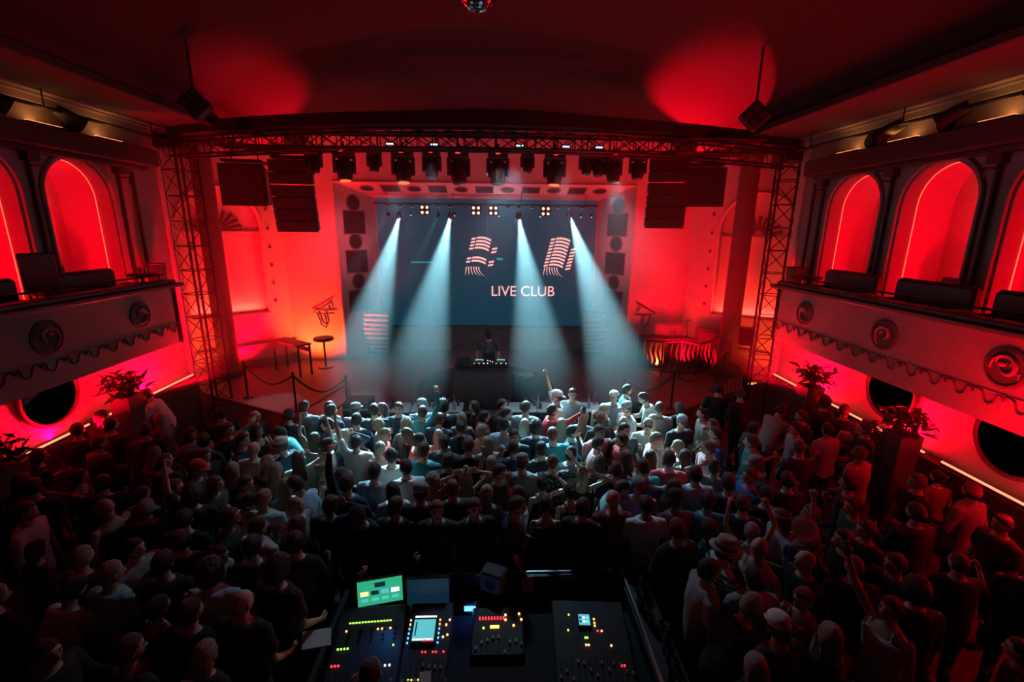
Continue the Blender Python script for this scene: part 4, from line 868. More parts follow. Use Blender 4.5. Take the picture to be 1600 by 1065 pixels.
PEOPLE = [
(-4.22, 7.5, 1.77, -105, 'elbow', 'bald', 't', 'black', 'light', 0, 'a black T-shirt, one elbow lifted', 0),
(-4.37, 6.95, 1.79, -109, 'fistcheek', 'short', 't', 'black', 'light', 0, 'a black T-shirt, hand at the cheek, turned to the right wall', 0),
(-4.47, 6.53, 1.78, -6, 'stand', 'short', 't', 'dark', 'light', 0, 'a dark T-shirt, left of the navy T-shirt and white cap', 0),
(-3.97, 6.64, 1.74, -90, 'stand', 'short', 't', 'navy', 'light', 0, 'a navy T-shirt, left of the navy T-shirt and white cap', 0),
(-3.62, 6.29, 1.74, -3, 'stand', 'bald', 't', 'palecyan', 'light', 0, 'a pale cyan T-shirt, left of the navy T-shirt and white cap', 0),
(-3.98, 7.14, 1.65, -108, 'stand', 'long', 'k', 'black', 'light', 1, 'a black sleeveless top, left of the teal T-shirt', 0),
(-3.25, 6.99, 1.77, 104, 'lean', 'short', 't', 'teal', 'light', 0, 'a teal T-shirt, leaning forward', 0),
(-3.21, 6.44, 1.75, 78, 'stand', 'whitecap', 't', 'navy', 'light', 0, 'a navy T-shirt and white cap', 0),
(-2.87, 6.09, 1.69, 20, 'head', 'long', 't', 'white', 'light', 1, 'a white T-shirt, one hand on the head', 0),
(-3.61, 7.47, 1.79, -5, 'stand', 'short', 'l', 'black', 'light', 0, 'a black long-sleeved top, nearer the stage than the teal T-shirt', 0),
(-4.94, 6.93, 1.72, -110, 'stand', 'long', 't', 'grey', 'light', 1, 'a grey T-shirt, turned to the right wall', 0),
(-4.58, 5.85, 1.81, -9, 'stand', 'buzz', 't', 'black', 'light', 0, 'a black T-shirt, left of the navy T-shirt and white cap', 0),
(-4.25, 6.13, 1.75, -107, 'drink', 'short', 't', 'black', 'light', 0, 'a black T-shirt, holding a drink, left of the navy T-shirt and white cap', 0),
(-4.1, 5.72, 1.76, -76, 'stand', 'redcap', 't', 'dark', 'light', 0, 'a dark T-shirt and red cap', 0),
(-3.69, 5.87, 1.65, 4, 'stand', 'longfair', 'k', 'black', 'light', 1, 'a black sleeveless top, just this side of the navy T-shirt and white cap', 0),
(-3.29, 6.02, 1.69, -96, 'stand', 'longfair', 't', 'beige', 'light', 1, 'a beige T-shirt, turned to the right wall', 0),
(-2.97, 7.68, 1.78, -19, 'stand', 'short', 't', 'navy', 'light', 0, 'a navy T-shirt, left of the mauve T-shirt and dark cap', 0),
(-2.57, 7.85, 1.74, -13, 'stand', 'cap', 't', 'mauve', 'light', 0, 'a mauve T-shirt and dark cap', 0),
(-3.13, 8.08, 1.69, -3, 'stand', 'long', 't', 'beige', 'light', 1, 'a beige T-shirt, left of the mauve T-shirt and dark cap', 0),
(-3.52, 7.9, 1.77, 4, 'stand', 'short', 't', 'grey', 'light', 0, 'a grey T-shirt, nearer the stage than the teal T-shirt', 0),
(-2.39, 7.3, 1.78, -9, 'stand', 'short', 'l', 'navy', 'light', 0, 'a navy long-sleeved top, just this side of the mauve T-shirt and dark cap', 0),
(-2.18, 7.67, 1.8, 9, 'stand', 'short', 't', 'dark', 'light', 0, 'a dark T-shirt, right of the mauve T-shirt and dark cap', 0),
(-2.1, 8.1, 1.66, 93, 'clap', 'long', 't', 'pink', 'light', 1, 'a pink T-shirt, hands together in front', 0),
(-2.77, 7.11, 1.78, 107, 'stand', 'short', 't', 'olive', 'light', 0, 'an olive T-shirt, turned to the left wall', 0),
(-2.45, 6.82, 1.7, -9, 'head2', 'longfair', 'l', 'navy', 'light', 1, 'a navy long-sleeved top, both hands on the head', 0),
(-2.86, 6.69, 1.72, -17, 'raise2', 'long', 't', 'khaki', 'light', 1, 'a khaki T-shirt, raising both arms', 0),
(-2.56, 6.38, 1.77, -79, 'stand', 'short', 't', 'white', 'light', 0, 'a white T-shirt, just this side of the khaki T-shirt', 0),
(-2.16, 6.51, 1.75, 0, 'raisehigh', 'short', 't', 'white', 'light', 0, 'a white T-shirt, stretching one arm high up', 0),
(-1.83, 6.79, 1.74, -83, 'stand', 'fair', 't', 'red', 'light', 0, 'a red T-shirt, turned to the right wall', 0),
(-1.76, 6.37, 1.7, 3, 'stand', 'fair', 'k', 'pink', 'light', 1, 'a pink sleeveless top', 0),
(-1.41, 6.86, 1.71, 82, 'stand', 'long', 'l', 'black', 'light', 1, 'a black long-sleeved top, left of the beige long-sleeved top', 0),
(-1.77, 7.82, 1.8, 184, 'clap', 'short', 't', 'navy', 'light', 0, 'a navy T-shirt, hands together in front', 0),
(-1.54, 7.27, 1.69, -2, 'stand', 'curlfair', 't', 'grey', 'light', 1, 'a grey T-shirt, just this side of the teal denim long-sleeved top', 0),
(-1.96, 7.25, 1.71, 110, 'clap', 'longfair', 't', 'white', 'light', 1, 'a white T-shirt, hands together in front', 0),
(-1.31, 7.63, 1.78, 7, 'raise', 'short', 'l', 'denim', 'light', 0, 'a teal denim long-sleeved top, raising one fist', 0),
(-1.39, 8.05, 1.74, 9, 'stand', 'cap', 't', 'grey', 'light', 0, 'a grey T-shirt and dark cap, right of the navy T-shirt', 0),
(-1.22, 6.48, 1.79, -68, 'stand', 'short', 't', 'coral', 'light', 0, 'a coral T-shirt', 0),
(-1.07, 6.09, 1.81, -9, 'stand', 'short', 't', 'teal', 'light', 0, 'a teal T-shirt, right of the pink sleeveless top', 0),
(-1.51, 6.02, 1.77, 7, 'stand', 'short', 't', 'white', 'light', 0, 'a white T-shirt, just this side of the pink sleeveless top', 0),
(-0.95, 6.91, 1.64, -2, 'stand', 'longfair', 'l', 'beige', 'light', 1, 'a beige long-sleeved top', 0),
(-1.0, 7.34, 1.75, -17, 'stand', 'short', 't', 'navy', 'light', 0, 'a navy T-shirt, right of the teal denim long-sleeved top', 0),
(-2.44, 5.87, 1.64, -78, 'stand', 'bunfair', 'k', 'black', 'light', 1, 'a black sleeveless top, left of the pink sleeveless top', 0),
(-0.69, 5.9, 1.75, -11, 'elbowup', 'short', 't', 'black', 'tan', 0, 'a black T-shirt, one arm bent upwards', 0),
(-0.97, 7.89, 1.77, 16, 'stand', 'curly', 't', 'dark', 'light', 0, 'a dark T-shirt, right of the teal denim long-sleeved top', 0),
(-0.62, 7.63, 1.65, -2, 'stand', 'longfair', 't', 'beige', 'light', 1, 'a beige T-shirt, right of the teal denim long-sleeved top', 0),
(-0.6, 7.18, 1.68, 17, 'stand', 'bun', 'l', 'navy', 'light', 1, 'a navy long-sleeved top, left of the beige sleeveless top', 0),
(-0.33, 8.1, 1.71, 106, 'reach', 'long', 't', 'black', 'light', 1, 'a black T-shirt, reaching one arm out', 0),
(0.09, 8.02, 1.76, -94, 'stand', 'short', 't', 'dark', 'light', 0, 'a dark T-shirt, by the stage under the DJ', 0),
(-0.24, 7.43, 1.77, -73, 'stand', 'short', 't', 'plaid', 'light', 0, 'a red plaid T-shirt, turned to the right wall', 0),
(-0.25, 6.93, 1.72, -15, 'stand', 'fair', 'k', 'beige', 'light', 1, 'a beige sleeveless top', 0),
(0.13, 7.13, 1.75, -12, 'stand', 'short', 'l', 'paleblue', 'light', 0, 'a pale blue long-sleeved top', 0),
(0.15, 7.6, 1.76, -91, 'stand', 'short', 't', 'black', 'light', 0, 'a black T-shirt, nearer the stage than the beige sleeveless top', 0),
(0.54, 7.78, 1.79, -10, 'stand', 'short', 't', 'grey', 'light', 0, 'a grey T-shirt, left of the red long-sleeved top', 0),
(0.5, 7.35, 1.64, -4, 'stand', 'longfair', 't', 'black', 'light', 1, 'a black T-shirt, left of the red long-sleeved top', 0),
(0.66, 6.95, 1.77, 3, 'stand', 'curly', 'l', 'navy', 'light', 0, 'a navy long-sleeved top, left of the steel blue long-sleeved top', 0),
(1.18, 8.29, 1.82, 98, 'point', 'capwhite', 't', 'white', 'light', 0, 'a white T-shirt and white cap, pointing upwards', 0),
(0.96, 7.69, 1.78, -85, 'reachup', 'short', 'l', 'red', 'light', 0, 'a red long-sleeved top, reaching an arm up ahead', 0),
(1.54, 8.57, 1.79, 160, 'drink', 'short', 't', 'grey', 'light', 0, 'a grey T-shirt, holding a drink', 0),
(0.91, 6.6, 1.81, 12, 'stand', 'auburn', 't', 'teal', 'light', 0, 'a teal T-shirt, left of the steel blue long-sleeved top', 0),
(-0.12, 6.53, 1.71, 13, 'stand', 'longfair', 't', 'pink', 'light', 1, 'a pink T-shirt', 0),
(0.29, 6.73, 1.77, 176, 'fistcheek', 'short', 't', 'dark', 'light', 0, 'a dark T-shirt, hand at the cheek', 0),
(0.27, 6.27, 1.75, 6, 'phone', 'short', 'l', 'navy', 'light', 0, 'a navy long-sleeved top, holding up a phone', 0),
(1.23, 6.88, 1.74, -109, 'stand', 'short', 'l', 'steel', 'light', 0, 'a steel blue long-sleeved top', 0),
(1.13, 7.3, 1.66, -15, 'stand', 'longfair', 't', 'orange', 'light', 1, 'a rusty orange T-shirt', 0),
(1.58, 7.6, 1.67, -20, 'stand', 'longfair', 't', 'grey', 'light', 1, 'a grey T-shirt, right of the rusty orange T-shirt', 0),
(1.11, 6.11, 1.74, -15, 'stand', 'short', 't', 'sage', 'light', 0, 'a sage T-shirt', 0),
(0.8, 5.82, 1.75, -6, 'elbow', 'buzz', 't', 'pattern', 'light', 0, 'a dark patterned T-shirt, one elbow lifted', 0),
(-0.05, 5.99, 1.64, 16, 'stand', 'longfair', 't', 'dark', 'light', 1, 'a dark T-shirt, left of the dark patterned T-shirt', 0),
(-0.8, 6.41, 1.79, -15, 'stand', 'short', 'l', 'dark', 'tan', 0, 'a dark long-sleeved top, seen from behind', 0),
(0.37, 5.82, 1.76, -7, 'stand', 'cap', 't', 'grey', 'light', 0, 'a grey T-shirt and dark cap, left of the dark patterned T-shirt', 0),
(1.19, 5.63, 1.67, -17, 'head', 'updofair', 'k', 'black', 'light', 1, 'a black sleeveless top, one hand on the head', 0),
(1.81, 7.23, 1.81, 22, 'stand', 'auburn', 't', 'black', 'light', 0, 'a black T-shirt, nearer the stage than the rose T-shirt', 0),
(2.02, 7.7, 1.78, 89, 'fistcheek', 'fair', 't', 'black', 'light', 0, 'a black T-shirt, hand at the cheek, turned to the left wall', 0),
(2.36, 8.51, 1.75, 162, 'stand', 'capwhite', 't', 'grey', 'light', 0, 'a grey T-shirt and white cap', 0),
(2.68, 8.8, 1.77, -100, 'stand', 'short', 't', 'teal', 'light', 0, 'a teal T-shirt, turned to the right wall', 0),
(3.17, 8.3, 1.81, 75, 'lean', 'short', 't', 'stone', 'light', 0, 'a stone T-shirt, leaning forward', 0),
(2.49, 7.92, 1.74, 110, 'stand', 'cap', 't', 'white', 'light', 0, 'a white T-shirt and dark cap', 0),
(2.23, 7.32, 1.68, -16, 'stand', 'longfair', 't', 'white', 'light', 1, 'a white T-shirt, left of the pale denim long-sleeved top and sunglasses', 0),
(2.59, 7.1, 1.78, 159, 'clap', 'fairshades', 'l', 'denimpale', 'light', 0, 'a pale denim long-sleeved top and sunglasses, hands together in front', 0),
(2.84, 7.48, 1.68, 111, 'stand', 'fair', 'k', 'black', 'light', 1, 'a black sleeveless top, turned to the left wall', 0),
(3.48, 7.96, 1.71, 9, 'stand', 'long', 't', 'dark', 'light', 1, 'a dark T-shirt, just this side of the stone T-shirt', 0),
(3.88, 7.81, 1.66, 84, 'stand', 'bun', 't', 'white', 'light', 1, 'a white T-shirt, turned to the left wall', 0),
(3.21, 7.27, 1.75, 192, 'drink', 'cap', 't', 'black', 'light', 0, 'a black T-shirt and dark cap, holding a drink', 0),
(3.8, 7.25, 1.68, 102, 'stand', 'long', 't', 'brown', 'light', 1, 'a brown T-shirt, turned to the left wall', 0),
(3.61, 6.72, 1.77, 78, 'stand', 'short', 't', 'blue', 'light', 0, 'a blue T-shirt, left of the teal long-sleeved top', 0),
(1.66, 6.82, 1.8, 201, 'drink', 'short', 't', 'rose', 'tan', 0, 'a rose T-shirt, holding a drink', 0),
(2.09, 6.83, 1.81, 193, 'stand', 'short', 't', 'black', 'light', 0, 'a black T-shirt, nearer the stage than the red T-shirt', 0),
(1.99, 6.42, 1.81, 101, 'side', 'short', 't', 'red', 'light', 0, 'a red T-shirt, one arm out sideways', 0),
(2.49, 6.55, 1.76, -89, 'stand', 'fair', 't', 'white', 'light', 0, 'a white T-shirt, right of the red T-shirt', 0),
(2.9, 6.44, 1.67, 69, 'clap', 'longfair', 't', 'patternpale', 'light', 1, 'a pale patterned T-shirt, hands together in front', 0),
(2.33, 6.16, 1.64, -10, 'stand', 'long', 'k', 'black', 'light', 1, 'a black sleeveless top, right of the red T-shirt', 0),
(3.28, 6.24, 1.76, 98, 'stand', 'auburn', 't', 'rose', 'light', 0, 'a rose T-shirt, turned to the left wall', 0),
(2.8, 6.02, 1.72, -2, 'stand', 'long', 't', 'dark', 'light', 1, 'a dark T-shirt, right of the red T-shirt', 0),
(1.93, 6.0, 1.71, 21, 'stand', 'long', 't', 'brown', 'tan', 1, 'a brown T-shirt, seen from behind', 0),
(2.46, 5.75, 1.82, -6, 'stand', 'short', 't', 'red', 'light', 0, 'a red T-shirt, seen from behind', 0),
(1.51, 5.98, 1.66, -12, 'stand', 'long', 'k', 'black', 'light', 1, 'a black sleeveless top, right of the sage T-shirt', 0),
(1.65, 5.59, 1.76, -13, 'stand', 'short', 't', 'navy', 'light', 0, 'a navy T-shirt, nearer the stage than the steel grey T-shirt', 0),
(2.06, 5.6, 1.79, 18, 'stand', 'short', 't', 'teal', 'light', 0, 'a teal T-shirt, nearer the stage than the violet T-shirt and dark cap', 0),
(3.09, 5.71, 1.71, -1, 'updo', 'updo', 't', 'grey', 'light', 1, 'a grey T-shirt, left of the teal T-shirt and dark cap', 0),
(-4.05, 5.21, 1.79, -77, 'stand', 'auburn', 't', 'navy', 'light', 0, 'a navy T-shirt, left of the pale grey T-shirt', 0),
(-4.48, 5.25, 1.65, 7, 'stand', 'bun', 't', 'grey', 'light', 1, 'a grey T-shirt, left of the pale grey T-shirt', 0),
(-3.67, 5.01, 1.81, 12, 'raise', 'curly', 't', 'dark', 'light', 0, 'a dark T-shirt, raising one fist', 0),
(-3.69, 5.44, 1.7, -91, 'stand', 'long', 't', 'olive', 'light', 1, 'an olive T-shirt, turned to the right wall', 0),
(-3.27, 5.35, 1.75, -77, 'stand', 'short', 't', 'black', 'light', 0, 'a black T-shirt, nearer the stage than the pale grey T-shirt', 0),
(-3.24, 4.93, 1.77, -77, 'lean', 'short', 't', 'greyshirt', 'light', 0, 'a pale grey T-shirt, leaning forward', 0),
(-3.02, 5.69, 1.72, -5, 'elbow', 'longfair', 't', 'dark', 'light', 1, 'a dark T-shirt, one elbow lifted', 0),
(-2.73, 5.38, 1.67, 20, 'stand', 'longfair', 't', 'grey', 'light', 1, 'a grey T-shirt, right of the pale grey T-shirt', 0),
(-2.32, 5.27, 1.8, 75, 'lean', 'short', 'l', 'paleblue', 'light', 0, 'a pale blue long-sleeved top, leaning forward', 0),
(-2.41, 4.86, 1.75, -105, 'stand', 'fair', 't', 'patternpale', 'light', 0, 'a pale patterned T-shirt', 0),
(-3.03, 4.56, 1.81, -77, 'drink', 'short', 't', 'dark', 'tan', 0, 'a dark T-shirt, holding a drink, turned to the right wall', 0),
(-3.3, 4.24, 1.75, 14, 'stand', 'short', 't', 'navy', 'light', 0, 'a navy T-shirt, just this side of the pale grey T-shirt', 0),
(-3.2, 3.82, 1.82, 7, 'stand', 'short', 't', 'dark', 'light', 0, 'a dark T-shirt, left of the greyish white T-shirt', 0),
(-2.89, 4.12, 1.67, -88, 'stand', 'bun', 't', 'palecyan', 'light', 1, 'a pale cyan T-shirt, turned to the right wall', 0),
(-2.63, 4.46, 1.75, -21, 'stand', 'short', 'l', 'whitered', 'light', 0, 'a white long-sleeved top, seen from behind', 0),
(-2.22, 4.5, 1.72, 7, 'stand', 'long', 't', 'black', 'light', 1, 'a black T-shirt, by the large mixing console', 0),
(-2.09, 5.62, 1.68, 19, 'stand', 'long', 't', 'black', 'light', 1, 'a black T-shirt, just this side of the pink sleeveless top', 0),
(-1.33, 5.28, 1.67, 16, 'stand', 'long', 't', 'white', 'light', 1, 'a white T-shirt, by the green monitor', 0),
(-1.9, 5.24, 1.81, -13, 'raise', 'short', 'l', 'navy', 'light', 0, 'a navy long-sleeved top, raising one fist', 0),
(-1.98, 4.82, 1.76, -9, 'head', 'short', 'l', 'navy', 'light', 0, 'a navy long-sleeved top, one hand on the head', 0),
(-0.94, 5.1, 1.76, 4, 'stand', 'cap', 'l', 'black', 'light', 0, 'a black long-sleeved top and dark cap', 0),
(-0.85, 5.5, 1.66, -4, 'elbowup', 'curlfair', 't', 'coral', 'light', 1, 'a coral T-shirt, one arm bent upwards', 0),
(-0.54, 5.17, 1.75, 18, 'stand', 'short', 't', 'dark', 'light', 0, 'a dark T-shirt, by the desk speaker', 0),
(-0.69, 4.75, 1.77, 178, 'stand', 'auburn', 'l', 'black', 'light', 0, 'a black long-sleeved top, facing the camera', 0),
(-0.26, 4.77, 1.79, 198, 'stand', 'short', 't', 'black', 'light', 0, 'a black T-shirt, by the desk speaker', 0),
(-0.41, 5.58, 1.67, 18, 'head2', 'longfair', 'k', 'black', 'light', 1, 'a black sleeveless top, both hands on the head', 0),
(-0.12, 5.17, 1.68, 1, 'stand', 'longfair', 't', 'grey', 'light', 1, 'a grey T-shirt, by the desk speaker', 0),
(0.02, 5.57, 1.78, -111, 'stand', 'short', 't', 'black', 'light', 0, 'a black T-shirt, nearer the stage than the greyish white sleeveless top', 0),
(0.3, 5.17, 1.68, 76, 'raise', 'short', 'k', 'whitegrey', 'light', 1, 'a greyish white sleeveless top, raising one fist', 0),
(0.63, 5.43, 1.64, 13, 'elbow', 'bun', 'd', 'black', 'light', 1, 'a black sleeveless dress, one elbow lifted', 0),
(0.62, 4.8, 1.65, -1, 'lean', 'short', 'k', 'dark', 'light', 1, 'a dark sleeveless top, leaning forward', 0),
(0.2, 4.75, 1.8, -88, 'stand', 'short', 't', 'blueblack', 'light', 0, 'a blue and black T-shirt', 0),
(1.81, 4.75, 1.77, 1, 'stand', 'short', 't', 'white', 'tan', 0, 'a white T-shirt, left of the red plaid T-shirt and black cap', 0),
(0.97, 5.18, 1.68, 13, 'stand', 'bun', 'd', 'black', 'light', 1, 'a black sleeveless dress', 0),
(1.39, 5.26, 1.75, -87, 'lean', 'buzz', 't', 'steelgrey', 'light', 0, 'a steel grey T-shirt, leaning forward', 0),
(1.84, 5.21, 1.76, 170, 'stand', 'cap', 't', 'violet', 'light', 0, 'a violet T-shirt and dark cap', 0),
(2.68, 5.39, 1.8, 0, 'side', 'short', 't', 'paleblue', 'light', 0, 'a pale blue T-shirt, one arm out sideways', 0),
(3.05, 5.2, 1.78, 11, 'stand', 'short', 'l', 'navy', 'light', 0, 'a navy long-sleeved top, nearer the stage than the pale blue T-shirt and headband', 0),
(2.28, 5.25, 1.71, -92, 'drink', 'long', 't', 'black', 'light', 1, 'a black T-shirt, holding a drink, right of the violet T-shirt and dark cap', 0),
(1.43, 4.84, 1.79, 0, 'stand', 'bald', 't', 'plaid', 'light', 0, 'a red plaid T-shirt, seen from behind', 0),
(2.2, 4.83, 1.78, 8, 'stand', 'darkcap', 't', 'plaid', 'tan', 0, 'a red plaid T-shirt and black cap', 0),
(2.32, 3.96, 1.78, -89, 'clap', 'fedora', 't', 'stripe', 'light', 0, 'a striped T-shirt and banded hat, hands together in front', 0),
(2.44, 4.41, 1.68, 19, 'stand', 'long', 't', 'teal', 'light', 1, 'a teal T-shirt, left of the grey sleeveless top', 0),
(4.94, 8.47, 1.8, 17, 'stand', 'short', 'l', 'black', 'light', 0, 'a black long-sleeved top, by the right rope barrier', 0),
(4.6, 8.73, 1.82, -11, 'stand', 'short', 't', 'black', 'light', 0, 'a black T-shirt, by the right rope barrier', 0),
(5.1, 7.72, 1.78, -70, 'lean', 'short', 'l', 'stone', 'light', 0, 'a stone long-sleeved top, leaning forward', 0),
(4.01, 6.34, 1.81, 74, 'stand', 'short', 'l', 'teal', 'light', 0, 'a teal long-sleeved top', 0),
(4.34, 6.98, 1.75, -93, 'stand', 'short', 't', 'dark', 'light', 0, 'a dark T-shirt, nearer the stage than the teal long-sleeved top', 0),
(5.08, 6.92, 1.75, 79, 'stand', 'short', 't', 'paleblue', 'light', 0, 'a pale blue T-shirt', 0),
(5.55, 7.48, 1.75, 97, 'stand', 'short', 't', 'dark', 'light', 0, 'a dark T-shirt, left of the rose long-sleeved top', 0),
(6.31, 8.0, 1.8, 17, 'stand', 'curly', 't', 'black', 'light', 0, 'a black T-shirt, by the right truss tower planter', 0),
(5.58, 6.86, 1.75, 10, 'stand', 'short', 't', 'palecyan', 'light', 0, 'a pale cyan T-shirt, by the planter by the right mirror', 0),
(6.4, 7.58, 1.79, -16, 'stand', 'short', 't', 'black', 'light', 0, 'a black T-shirt, nearer the stage than the rose long-sleeved top', 0),
(5.38, 5.94, 1.81, 21, 'stand', 'buzz', 'l', 'pink', 'tan', 0, 'a pink long-sleeved top', 0),
(6.4, 7.15, 1.76, 110, 'lean', 'buzz', 'l', 'rose', 'light', 0, 'a rose long-sleeved top, leaning forward', 0),
(5.64, 5.24, 1.77, 89, 'stand', 'short', 't', 'dark', 'light', 0, 'a dark T-shirt, left of the grey long-sleeved top', 0),
(6.01, 4.91, 1.82, 15, 'stand', 'short', 'l', 'grey', 'light', 0, 'a grey long-sleeved top', 0),
(5.83, 4.37, 1.75, 87, 'stand', 'short', 't', 'dark', 'light', 0, 'a dark T-shirt, just this side of the grey long-sleeved top', 0),
(3.72, 5.7, 1.78, 83, 'fistcheek', 'cap', 't', 'teal', 'light', 0, 'a teal T-shirt and dark cap, hand at the cheek', 0),
(3.88, 5.27, 1.76, -8, 'fistcheek', 'short', 't', 'black', 'light', 0, 'a black T-shirt, hand at the cheek, seen from behind', 0),
(3.79, 4.67, 1.7, 69, 'raise', 'auburn', 'k', 'coral', 'light', 1, 'a coral sleeveless top, raising one fist', 0),
(2.88, 4.37, 1.68, -3, 'raise2', 'grey', 'k', 'grey', 'light', 1, 'a grey sleeveless top, raising both arms', 0),
(3.33, 4.52, 1.74, 83, 'stand', 'greyband', 't', 'paleblue', 'light', 0, 'a pale blue T-shirt and headband', 0),
(3.11, 3.77, 1.79, 91, 'stand', 'bald', 'l', 'black', 'light', 0, 'a black long-sleeved top, right of the white floral sleeveless top', 0),
(3.38, 4.11, 1.75, 111, 'stand', 'cap', 'l', 'navy', 'light', 0, 'a navy long-sleeved top and dark cap', 0),
(2.74, 3.97, 1.8, 111, 'stand', 'bald', 'k', 'whitefloral', 'light', 0, 'a white floral sleeveless top', 0),
(3.8, 4.14, 1.75, 80, 'stand', 'short', 'l', 'black', 'light', 0, 'a black long-sleeved top, right of the navy long-sleeved top and dark cap', 0),
(4.19, 4.32, 1.74, 102, 'stand', 'short', 't', 'dark', 'light', 0, 'a dark T-shirt, just this side of the green T-shirt', 0),
(4.36, 4.71, 1.76, 74, 'drink', 'short', 't', 'green', 'light', 0, 'a green T-shirt, holding a drink', 0),
(-6.7, 6.94, 1.77, 18, 'stand', 'short', 't', 'black', 'light', 0, 'a black T-shirt, by the round left mirror', 0),
(-6.7, 7.37, 1.81, -11, 'stand', 'short', 't', 'black', 'light', 0, 'a black T-shirt, by the left wall planter', 0),
(-6.7, 8.85, 1.75, 108, 'lean', 'short', 't', 'white', 'light', 0, 'a white T-shirt, leaning forward', 0),
(-5.61, 6.89, 1.79, 9, 'stand', 'short', 't', 'dark', 'light', 0, 'a dark T-shirt, right of the dim plaid long-sleeved top', 0),
(-6.04, 6.5, 1.75, -19, 'stand', 'short', 'l', 'plaiddim', 'light', 0, 'a dim plaid long-sleeved top', 0),
(-6.3, 7.1, 1.8, -3, 'stand', 'short', 't', 'dark', 'light', 0, 'a dark T-shirt, by the round left mirror', 0),
(-5.82, 5.3, 1.75, 19, 'stand', 'short', 't', 'dark', 'light', 0, 'a dark T-shirt, by the left frame edge planter', 0),
(-6.2, 5.52, 1.69, 13, 'stand', 'long', 't', 'dark', 'light', 1, 'a dark T-shirt, just this side of the dim plaid long-sleeved top', 0),
(-5.71, 5.72, 1.65, -74, 'reach', 'long', 'k', 'dark', 'light', 1, 'a dark sleeveless top, reaching one arm out', 0),
(-5.43, 4.79, 1.75, -74, 'stand', 'short', 'l', 'white', 'light', 0, 'a white long-sleeved top, turned to the right wall', 0),
(-4.48, 4.82, 1.78, 83, 'fistcheek', 'bald', 'k', 'black', 'light', 0, 'a black sleeveless top, hand at the cheek', 0),
(-4.05, 4.78, 1.78, 19, 'stand', 'grey', 't', 'dark', 'light', 0, 'a dark T-shirt, left of the pale grey T-shirt', 0),
(-4.12, 3.98, 1.76, -16, 'stand', 'grey', 't', 'dark', 'light', 0, 'a dark T-shirt, nearer the stage than the white long-sleeved top', 0),
(-3.64, 3.72, 1.78, -12, 'stand', 'fair', 't', 'palecyan', 'light', 0, 'a pale cyan T-shirt, right of the white long-sleeved top', 0),
(-3.72, 4.15, 1.75, -105, 'stand', 'short', 'l', 'stone', 'light', 0, 'a stone long-sleeved top', 0),
(-3.96, 3.43, 1.74, -13, 'lean', 'short', 'l', 'white', 'light', 0, 'a white long-sleeved top, leaning forward', 0),
(-2.62, 3.27, 1.76, -9, 'stand', 'short', 't', 'black', 'light', 0, 'a black T-shirt, just this side of the greyish white T-shirt', 0),
(-2.2, 3.34, 1.8, -9, 'stand', 'bald', 't', 'black', 'light', 0, 'a black T-shirt, right of the greyish white T-shirt', 0),
(-2.3, 2.94, 1.68, -14, 'stand', 'longfair', 't', 'dark', 'light', 1, 'a dark T-shirt, by the large mixing console', 0),
(-2.86, 2.91, 1.77, -21, 'stand', 'short', 't', 'dark', 'light', 0, 'a dark T-shirt, just this side of the greyish white T-shirt', 0),
(-3.02, 3.43, 1.66, -21, 'elbow', 'short', 'k', 'dark', 'light', 1, 'a dark sleeveless top, one elbow lifted', 0),
(-2.69, 3.7, 1.8, 2, 'stand', 'curly', 't', 'whitegrey', 'light', 0, 'a greyish white T-shirt', 0),
(-1.59, 4.95, 1.76, 179, 'lean', 'darkcap', 'l', 'black', 'light', 0, 'a black long-sleeved top and black cap, leaning forward', 0),
(-2.08, 3.73, 1.81, -17, 'stand', 'curly', 't', 'dark', 'light', 0, 'a dark T-shirt, right of the greyish white T-shirt', 0),
(2.01, 3.66, 1.81, -93, 'stand', 'short', 't', 'stonegrey', 'light', 0, 'a stone grey T-shirt', 0),
(2.03, 3.24, 1.78, -75, 'lean', 'fair', 't', 'black', 'light', 0, 'a black T-shirt, leaning forward', 0),
(2.45, 3.55, 1.77, 0, 'stand', 'short', 't', 'beigegrey', 'light', 0, 'a greyish beige T-shirt', 0),
(2.87, 3.42, 1.7, 111, 'phone', 'auburn', 'k', 'red', 'light', 1, 'a red sleeveless top, holding up a phone', 0),
(2.37, 2.99, 1.77, 15, 'stand', 'capwhite', 't', 'dark', 'light', 0, 'a dark T-shirt and white cap', 0),
(2.79, 2.98, 1.7, 6, 'stand', 'longfair', 't', 'dark', 'light', 1, 'a dark T-shirt, just this side of the red sleeveless top', 0),
(2.02, 2.73, 1.67, -7, 'stand', 'longfair', 't', 'black', 'light', 1, 'a black T-shirt, by the booth shelf of glasses', 0),
(3.9, 3.38, 1.74, -16, 'stand', 'curly', 'l', 'black', 'light', 0, 'a black long-sleeved top, right of the white sleeveless top', 0),
(3.5, 3.22, 1.75, 101, 'raisehigh', 'short', 'k', 'white', 'light', 0, 'a white sleeveless top, stretching one arm high up', 0),
(3.54, 3.69, 1.76, -15, 'stand', 'buzz', 't', 'black', 'light', 0, 'a black T-shirt, just this side of the navy long-sleeved top and dark cap', 0),
(4.05, 3.78, 1.75, 105, 'stand', 'short', 't', 'dark', 'light', 0, 'a dark T-shirt, right of the navy long-sleeved top and dark cap', 0),
(-0.93, 2.72, 1.74, 8, 'stand', 'buzz', 'l', 'black', 'light', 0, 'dark clothes working at the large mixing console, seen from behind', 0),
(-1.65, 5.59, 1.76, -11, 'stand', 'short', 't', 'grey', 'light', 0, 'a grey T-shirt, by the green monitor', 0),
(-2.82, 4.96, 1.76, -2, 'stand', 'fair', 't', 'palecyan', 'light', 0, 'a pale cyan T-shirt, right of the pale grey T-shirt', 0),
(-3.52, 4.61, 1.75, -2, 'stand', 'short', 't', 'black', 'light', 0, 'a black T-shirt, just this side of the pale grey T-shirt', 0),
